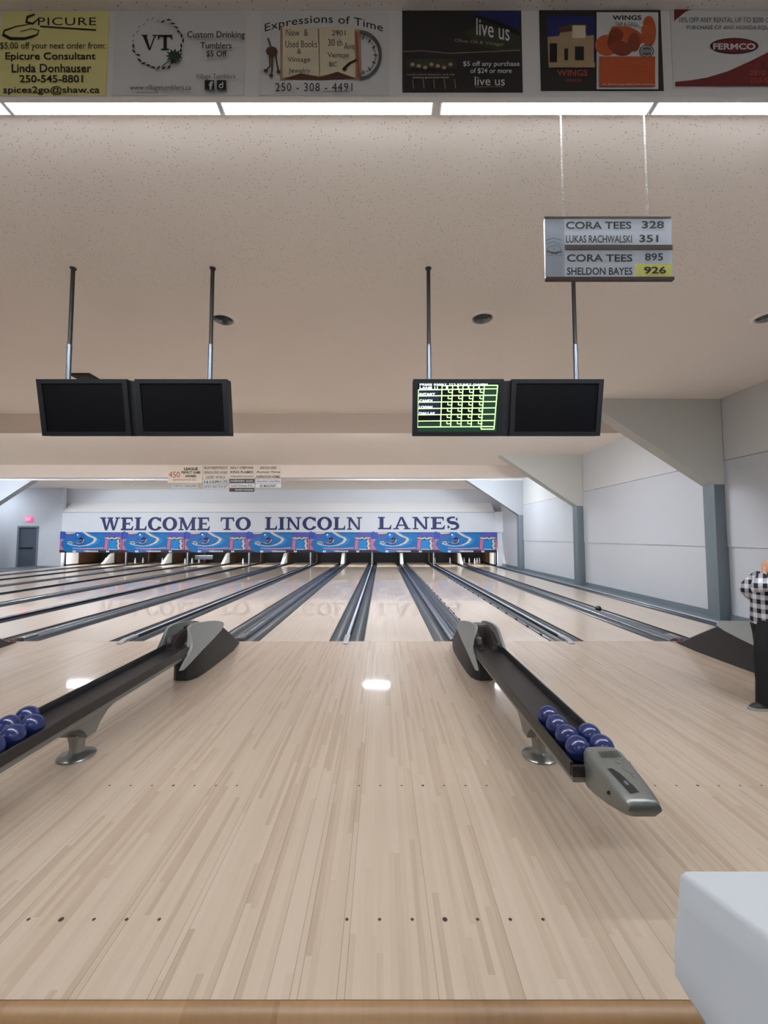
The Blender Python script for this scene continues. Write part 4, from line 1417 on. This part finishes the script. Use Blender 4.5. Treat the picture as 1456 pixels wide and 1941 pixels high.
def p_olive(D):
    D.poly([(900, 22), (985, 22), (985, 58), (940, 36), (895, 26)], 3)
    D.line([(900, 30), (945, 44), (986, 64)], [3, 6, 6], 1)
    D.poly([(880, 62), (905, 48), (960, 58), (986, 70), (986, 98), (950, 96), (905, 86)], 2)
    D.line([(764, 98), (800, 96), (850, 101), (900, 99), (986, 95)], 1.2, 4)
    D.text('live us', 903, 34, 966, 66, 6, bold=0.004, slope=12)
    D.text('Olive Oil & Vinegar', 862, 73, 956, 81, 4, slope=8)
    D.rect(770, 112, 865, 130, 2)
    for i in range(7):
        D.oval(782 + i * 12, 122 + (i % 3) * 3, 4, 3.5, 4)
    D.text('handcrafted balsamic and oils', 772, 139, 862, 143, 4)
    D.text('tasting gourmet food', 782, 145, 850, 149, 6)
    for i in range(5):
        D.line([(782 + i * 20, 150), (784 + i * 20, 168)], 1.0, 4)
    D.text('$5 off any purchase', 878, 116, 985, 128, 6, bold=0.006)
    D.text('of $24 or more', 892, 129, 970, 140, 6, bold=0.006)
    D.text('live us', 900, 145, 957, 162, 6)
    D.line([(900, 165), (955, 164)], 0.8, 4)
banner('advert_banner', 763, 20, 988, 174, 'vinyl_black', ['vinyl_black', 'ink', 'olive_ink', 'night', 'tan', 'white', 'vinyl'], 'dark green and black banner above the middle lamp', p_olive)

def p_wings(D):
    D.poly([(1036, 30), (1128, 30), (1128, 128), (1040, 128)], 2)
    D.poly([(1038, 70), (1060, 68), (1066, 50), (1108, 46), (1112, 68), (1126, 66), (1126, 124), (1040, 124)], 3)
    D.poly([(1058, 52), (1082, 46), (1112, 46), (1116, 54), (1064, 62)], 4)
    D.rect(1085, 48, 1110, 72, 6)
    D.rect(1090, 88, 1107, 114, 1)
    D.rect(1070, 92, 1077, 114, 1)
    D.rect(1042, 82, 1056, 118, 1)
    D.rect(1040, 118, 1128, 128, 3)
    D.text('WINGS', 1056, 132, 1114, 144, 5, bold=0.02)
    D.text('VERNON', 1072, 150, 1102, 155, 5)
    D.rect(1131, 23, 1248, 169, 7)
    D.rect(1136, 28, 1241, 106, 7)
    D.oval(1150, 86, 22, 20, 8)
    D.oval(1176, 84, 26, 21, 9, rot=0.5)
    D.oval(1190, 66, 34, 15, 8, rot=0.35)
    D.oval(1230, 60, 14, 30, 8)
    D.oval(1202, 80, 12, 18, 9)
    D.oval(1168, 66, 14, 12, 9)
    D.rect(1160, 26, 1219, 50, 7)
    D.text('WINGS', 1161, 29, 1216, 38, 1, bold=0.03, space=1.05)
    D.text('TAP & GRILL', 1166, 42, 1211, 49, 4)
    D.oval(1226, 97, 14, 12, 10)
    D.arc(1226, 97, 11, 9, 0, 2 * PI, 1.2, 7)
    D.text('ORIGINAL', 1215, 94, 1237, 100, 7)
    D.rect(1136, 107, 1242, 164, 11)
    D.text("47' WINGS", 1142, 113, 1237, 125, 8, bold=0.03)
    D.text('ALL DAY MONDAY AND WEDNESDAY', 1146, 129, 1234, 134, 8)
    D.text('for dine in only with drink purchase', 1142, 158, 1240, 162, 7)
banner('advert_banner', 1026, 16, 1252, 171, 'vinyl_black', ['vinyl_black', 'ink', 'night', 'tan', 'brown_ink', 'rust', 'page', 'vinyl', 'wing', 'wing_dark', 'grey_ink', 'orange'],
       'dark banner with an orange food poster, second from the right', p_wings)

def p_fermco(D):
    D.poly([(1278, 14), (1322, 14), (1300, 22), (1278, 40)], 1)
    pts = [(1280, 155), (1310, 152), (1340, 147), (1380, 135), (1420, 117), (1462, 96), (1470, 90), (1470, 164), (1280, 164)]
    D.poly(pts, 1)
    D.text('10% OFF ANY RENTAL UP TO $200 OR', 1288, 33, 1466, 44, 2, slope=0)
    D.text('PURCHASE OF ANY HONDA EQUIP', 1302, 48, 1466, 57, 2)
    D.oval(1392, 87, 46, 15, 3)
    D.oval(1392, 87, 43, 13, 1)
    D.text('FERMCO', 1352, 82, 1432, 94, 0, bold=0.03)
    D.text('2810 4', 1421, 133, 1464, 143, 4, bold=0.01)
    D.text('250-54', 1421, 147, 1464, 157, 4, bold=0.01)
banner('advert_banner', 1277, 12, 1600, 165, 'vinyl', ['vinyl', 'maroon', 'grey_ink', 'ink', 'rust'], 'maroon and white banner with an oval logo at the right end of the bulkhead', p_fermco)

# ------------------------------------------------------------------ sponsor plates hanging on the second baffle
YP = 15.17
PG = 'sponsor plates on the second baffle'
def plate(x0, y0, x1, y1, base, label, texts, extra=None):
    bm = B()
    a = at(x0, y1, Y=YP)
    b = at(x1, y0, Y=YP)
    box(bm, a.x + 0.008, b.x - 0.008, YP, YP + 0.02, a.z + 0.008, min(b.z, CEIL - 0.005) - 0.008)
    D = Draw(bm, lambda u, v, k: at(u, v, Y=YP - 0.0015 * k))
    for s_, u0, v0, u1, v1, mi, bo in texts:
        D.text(s_, u0, v0, u1, v1, mi, bold=bo)
    if extra:
        extra(D)
    o = obj('sponsor_plate', bm, [base, 'ink', 'rust', 'grey_ink', 'vinyl', 'maroon'])
    tag(o, label, 'plate', PG)
plate(318, 882, 384, 916, 'plate', 'large cream award plate with red and black writing, left of all the small plates',
      [('LEAGUE', 349, 886, 375, 891.5, 1, 0.04), ('PERFECT GAME', 344, 893, 380, 898, 1, 0.03), ('AWARD', 351, 900, 372, 905, 1, 0.04), ('450', 320, 894, 341, 905, 2, 0.0), ('sponsored by', 328, 907, 372, 912, 2, 0.0)])
plate(326, 917.5, 375, 924.5, 'vinyl', 'white plate hanging below the large cream award plate', [('OVERTON CONSULTING', 328, 919, 373, 923, 3, 0.03)])
c2 = [('WILLOW FORESTRY PRODUCTS', 1), ('VERNON VIDEO WORKS', 3), ('LADIES  WORLD', 3), ('A & G SUPPLY LTD', 1), ('UNITED DIRECTION GIFT', 3)]
ordn = ('topmost', 'second', 'third', 'fourth', 'fifth', 'sixth')
for i, (s_, mi) in enumerate(c2):
    y0 = 882.5 + i * 8.9
    ex = 6 if i == 2 else 1.5
    plate(384.5, y0, 433, y0 + 8.2, 'plate' if i < 3 else 'vinyl', '%s small plate in the column right of the large award plate' % ordn[i], [(s_, 384.5 + ex, y0 + 1.7, 433 - ex, y0 + 6.8, mi, 0.02)])
c3 = [("KELLY O'BRYANS", 'plate', 1), ('KING FLAMES', 'plate', 1), ('independent insurance', 'plate', 3), ('midnight auto', 'vinyl_black', 4), ('Gold Dome INC', 'vinyl', 3), ('housing mortgage', 'vinyl_black', 4)]
for i, (s_, base, mi) in enumerate(c3):
    y0 = 882.5 + i * 8.45
    plate(434.5, y0, 482.5, y0 + 7.6, base, '%s small plate in the column with two black plates' % ordn[i], [(s_, 437 if i != 5 else 446, y0 + 1.7, 480, y0 + 6.2, mi, 0.02)],
          (lambda D, yy=y0: D.oval(439.5, yy + 3.8, 2.4, 2.4, 5)) if i == 5 else None)
c4 = [('LINCOLN LANES', 1), ('August Time', 1), ('INSPIRATION HOMES', 1), ('renovation specialists', 3), ('RE MASONRY', 1)]
for i, (s_, mi) in enumerate(c4):
    y0 = 882.5 + i * 8.6
    ex = 9 if i in (0, 4) else 2
    plate(484, y0, 533, y0 + 7.9, 'plate' if i < 3 else 'vinyl', '%s small plate in the rightmost plate column' % ordn[i], [(s_, 484 + ex, y0 + 1.7, 533 - ex, y0 + 6.5, mi, 0.02)])

# ------------------------------------------------------------------ white moulded cabinet corner in the foreground
t = thing('ball_cabinet', (1.25, 0.85, -0.25), 'white moulded cabinet corner at the lower right, in front of the approach', 'cabinet')
bm = B()
zt = 0.739
def zpt(px, py, z):
    return at(px, py, Z=z)
A0, B0_ = zpt(1295, 1652, zt), zpt(1500, 1801, zt)
dirv = (B0_ - A0) * 3.2
rings = []
for z, off, yb in ((zt, 0.0, 0.0), (zt - 0.012, -0.010, 0.004), (0.66, -0.016, 0.005), (0.56, -0.030, 0.006), (0.50, -0.034, 0.0), (0.478, -0.022, -0.012)):
    p0 = A0 + Vector((off, yb, 0))
    lean = (zt - z) / 0.26
    dv = Vector((dirv.x * (1 - 1.05 * lean) - 0.02 * lean, dirv.y, 0))
    p1 = p0 + dv
    rings.append([(p0.x + 0.006, p0.y, z), (p0.x, p0.y - 0.006, z), (p1.x, p1.y, z), (1.9, p1.y, z), (1.9, p0.y, z)])
loft(bm, list(reversed(rings)))
obj('top_shell', bm, 'shell', t, angle=50)
bm = B()
box(bm, 1.02, 1.8, 0.45, 0.95, -0.25, 0.48, bev=0.01)
obj('base_cabinet', bm, 'slate', t)

# ------------------------------------------------------------------ person at the right edge
def skin_mesh(nodes, edges, root, sub=2):
    """nodes: name -> (x, y, z, r); grown into one continuous surface"""
    me = bpy.data.meshes.new('s')
    bm = bmesh.new()
    lay = bm.verts.layers.skin.verify()
    V = {}
    for k, (x, y, z, r) in nodes.items():
        v = bm.verts.new((x, y, z))
        rr = r if isinstance(r, tuple) else (r, r)
        v[lay].radius = rr
        v[lay].use_root = (k == root)
        V[k] = v
    for a, b in edges:
        bm.edges.new((V[a], V[b]))
    bm.to_mesh(me)
    bm.free()
    ob = bpy.data.objects.new('s', me)
    COL.objects.link(ob)
    sk = ob.modifiers.new('sk', 'SKIN')
    sk.use_smooth_shade = True
    ss = ob.modifiers.new('ss', 'SUBSURF')
    ss.levels = ss.render_levels = sub
    dg = bpy.context.evaluated_depsgraph_get()
    out = bmesh.new()
    m2 = bpy.data.meshes.new_from_object(ob.evaluated_get(dg))
    out.from_mesh(m2)
    bpy.data.objects.remove(ob)
    bpy.data.meshes.remove(me)
    bpy.data.meshes.remove(m2)
    return out

PX, PY = 3.70, 4.0          # stands here, facing the left wall (-X); height about 1.5 m
per = thing('person', (PX, PY, 0), 'person in a checked shirt and black trousers at the right frame edge', 'person')
HX = PX + 0.13
N_ = {'pelvis': (PX + 0.01, PY, 0.80, (0.10, 0.11)), 'waist': (PX + 0.005, PY, 0.92, (0.085, 0.105)), 'chest': (PX, PY, 1.07, (0.095, 0.125)), 'upch': (PX, PY, 1.17, (0.08, 0.12)),
      'neck': (PX + 0.05, PY, 1.255, 0.045), 'jaw': (HX - 0.02, PY, 1.315, 0.062), 'head': (HX - 0.012, PY, 1.385, 0.086), 'crown': (HX, PY, 1.45, 0.07),
      'chin': (HX - 0.075, PY, 1.298, 0.026), 'brow': (HX - 0.072, PY, 1.40, 0.038), 'nose': (HX - 0.106, PY, 1.352, 0.013)}
E_ = [('pelvis', 'waist'), ('waist', 'chest'), ('chest', 'upch'), ('upch', 'neck'), ('neck', 'jaw'), ('jaw', 'head'), ('head', 'crown'), ('jaw', 'chin'), ('head', 'brow'), ('brow', 'nose')]
for s_, nm in ((-1, 'a'), (1, 'b')):
    y = PY + s_ * 0.14
    N_['sh' + nm] = (PX, PY + s_ * 0.13, 1.175, 0.055)
    ex, ez = (PX - 0.315, 1.10) if s_ < 0 else (PX + 0.05, 0.93)
    N_['ua' + nm] = (PX - (0.16 if s_ < 0 else 0.12), PY + s_ * 0.17, (1.17 + ez) / 2 + 0.01, 0.042)
    N_['el' + nm] = (ex, PY + s_ * 0.18, ez, 0.036)
    wx, wz, wy = (PX - 0.150, 1.225, PY - 0.10) if s_ < 0 else (PX + 0.05, 0.72, PY + 0.20)
    N_['fa' + nm] = ((ex + wx) / 2, (PY + s_ * 0.18 + wy) / 2, (ez + wz) / 2, 0.033)
    N_['wr' + nm] = (wx, wy, wz, 0.023)
    fz = 1 if s_ < 0 else -1
    hx, hz = wx + (0.01 if s_ < 0 else 0.0), wz + 0.06 * fz
    N_['pa' + nm] = (hx, wy, hz - 0.015 * fz, (0.026, 0.016))
    E_ += [('upch', 'sh' + nm), ('sh' + nm, 'ua' + nm), ('ua' + nm, 'el' + nm), ('el' + nm, 'fa' + nm), ('fa' + nm, 'wr' + nm), ('wr' + nm, 'pa' + nm)]
    for q in range(4):
        fy = wy + (q - 1.5) * 0.017
        ln = (0.030, 0.036, 0.034, 0.027)[q]
        N_['f%d1' % q + nm] = (hx + 0.004, fy, hz + 0.016 * fz, 0.0085)
        N_['f%d2' % q + nm] = (hx + 0.010, fy, hz + (0.016 + ln) * fz, 0.0078)
        N_['f%d3' % q + nm] = (hx + 0.026, fy, hz + (0.016 + ln * 1.6) * fz, 0.0068)
        E_ += [('pa' + nm, 'f%d1' % q + nm), ('f%d1' % q + nm, 'f%d2' % q + nm), ('f%d2' % q + nm, 'f%d3' % q + nm)]
    N_['t1' + nm] = (hx + 0.012, wy - s_ * 0.034, hz - 0.012 * fz, 0.010)
    N_['t2' + nm] = (hx + 0.026, wy - s_ * 0.044, hz + 0.014 * fz, 0.0085)
    E_ += [('pa' + nm, 't1' + nm), ('t1' + nm, 't2' + nm)]
    hipx = PX + 0.01
    fx = PX - 0.13 if s_ < 0 else PX + 0.10
    N_['hip' + nm] = (hipx, PY + s_ * 0.08, 0.76, 0.085)
    N_['kn' + nm] = ((hipx + fx) / 2 - 0.02, PY + s_ * 0.085, 0.42, 0.055)
    N_['ca' + nm] = (fx + 0.01, PY + s_ * 0.09, 0.28, 0.05)
    N_['an' + nm] = (fx, PY + s_ * 0.09, 0.09, 0.036)
    N_['to' + nm] = (fx - 0.12, PY + s_ * 0.095, 0.045, 0.026)
    E_ += [('pelvis', 'hip' + nm), ('hip' + nm, 'kn' + nm), ('kn' + nm, 'ca' + nm), ('ca' + nm, 'an' + nm), ('an' + nm, 'to' + nm)]
bm = skin_mesh(N_, E_, 'pelvis')
obj('body', bm, 'skin', per, angle=180)
bm = B()
for s_ in (-1, 1):
    ball_bm(bm, (HX - 0.088, PY + s_ * 0.032, 1.372), 0.012, 0, 12, 8)
    ball_bm(bm, (HX - 0.0965, PY + s_ * 0.032, 1.372), 0.0055, 1, 10, 6)
obj('eyes', bm, ['white', 'ink'], per)
bm = B()
tube(bm, [(HX - 0.099, PY - 0.024, 1.323), (HX - 0.104, PY, 1.321), (HX - 0.099, PY + 0.024, 1.323)], [0.003, 0.007, 0.003], 8)
obj('mouth', bm, 'rust', per)
# hair: cap down to the neck
bm = B()
secs = []
for i in range(9):
    t_ = i / 8
    z = 1.52 - 0.30 * t_
    r = 0.105 * math.sqrt(max(0.03, 1 - (1 - min(1, t_ * 1.9)) ** 2)) if t_ < 0.53 else 0.105 - 0.03 * (t_ - 0.53)
    front = -0.55 if t_ < 0.35 else 0.10
    sec = []
    for k in range(20):
        a = 2 * PI * k / 20
        x = math.cos(a) * r * 1.08
        if x < front * r:
            x = front * r
        sec.append((HX + 0.012 + x, PY + math.sin(a) * r, z))
    secs.append(sec)
loft(bm, secs)
obj('hair', bm, 'hair', per, angle=60)
# shirt
S_ = {'hem': (PX - 0.02, PY, 0.745, (0.165, 0.17)), 'mid': (PX - 0.015, PY, 0.90, (0.15, 0.16)), 'chest': (PX - 0.005, PY, 1.06, (0.125, 0.155)), 'yoke': (PX, PY, 1.17, (0.09, 0.14)), 'coll': (PX + 0.04, PY, 1.235, 0.06)}
SE = [('hem', 'mid'), ('mid', 'chest'), ('chest', 'yoke'), ('yoke', 'coll')]
for nm in 'ab':
    for k, r in (('sh', 0.07), ('ua', 0.058), ('el', 0.050), ('fa', 0.05), ('wr', 0.04)):
        x, y, z, _ = N_[k + nm]
        S_[k + nm] = (x, y, z, r)
    SE += [('yoke', 'sh' + nm), ('sh' + nm, 'ua' + nm), ('ua' + nm, 'el' + nm), ('el' + nm, 'fa' + nm), ('fa' + nm, 'wr' + nm)]
bm = skin_mesh(S_, SE, 'mid')
sh = obj('shirt', bm, 'check', per, angle=180)
# trousers
bm = B()
def ring(x, y, z, rx, ry, n=20):
    return [(x + rx * math.cos(2 * PI * k / n), y + ry * math.sin(2 * PI * k / n), z) for k in range(n)]
loft(bm, [ring(PX - 0.02, PY, 0.82, 0.11, 0.13), ring(PX - 0.02, PY, 0.79, 0.13, 0.155), ring(PX - 0.02, PY, 0.74, 0.135, 0.165), ring(PX - 0.02, PY, 0.64, 0.12, 0.15)])
for nm, s_, hx_ in (('a', -1, PX - 0.11), ('b', 1, PX + 0.02)):
    ax, ay, az, _ = N_['an' + nm]
    loft(bm, [ring(hx_ + 0.03, PY + s_ * 0.07, 0.80, 0.10, 0.08), ring(hx_ + 0.005, PY + s_ * 0.085, 0.66, 0.128, 0.09), ring((hx_ + ax) / 2 - 0.02, PY + s_ * 0.09, 0.45, 0.122, 0.09),
              ring(ax, ay, 0.26, 0.118, 0.09), ring(ax - 0.005, ay, 0.06, 0.122, 0.092)])
obj('trousers', bm, 'trousers', per, angle=60)
for nm in 'ab':
    x, y, z, _ = N_['an' + nm]
    bm = B()
    secs = []
    for dx, hw, h in ((0.075, 0.03, 0.06), (0.05, 0.042, 0.10), (0.0, 0.045, 0.105), (-0.06, 0.046, 0.082), (-0.12, 0.047, 0.062), (-0.17, 0.04, 0.048), (-0.20, 0.02, 0.036)):
        secs.append([(x + dx, y - hw, 0.022), (x + dx, y - hw * 0.95, h * 0.6), (x + dx, y - hw * 0.5, h), (x + dx, y + hw * 0.5, h), (x + dx, y + hw * 0.95, h * 0.6), (x + dx, y + hw, 0.022)])
    loft(bm, secs)
    so = obj('shoe', bm, 'black_soft', per, angle=60)
    bm = B()
    outl = [(0.085, 0.02), (0.07, 0.04), (0.0, 0.046), (-0.08, 0.050), (-0.14, 0.050), (-0.19, 0.040), (-0.215, 0.015)]
    pts = [(x + a, y + b) for a, b in outl] + [(x + a, y - b) for a, b in reversed(outl)]
    prism(bm, pts, 'Z', 0.002, 0.024)
    obj('sole', bm, 'sole', so)
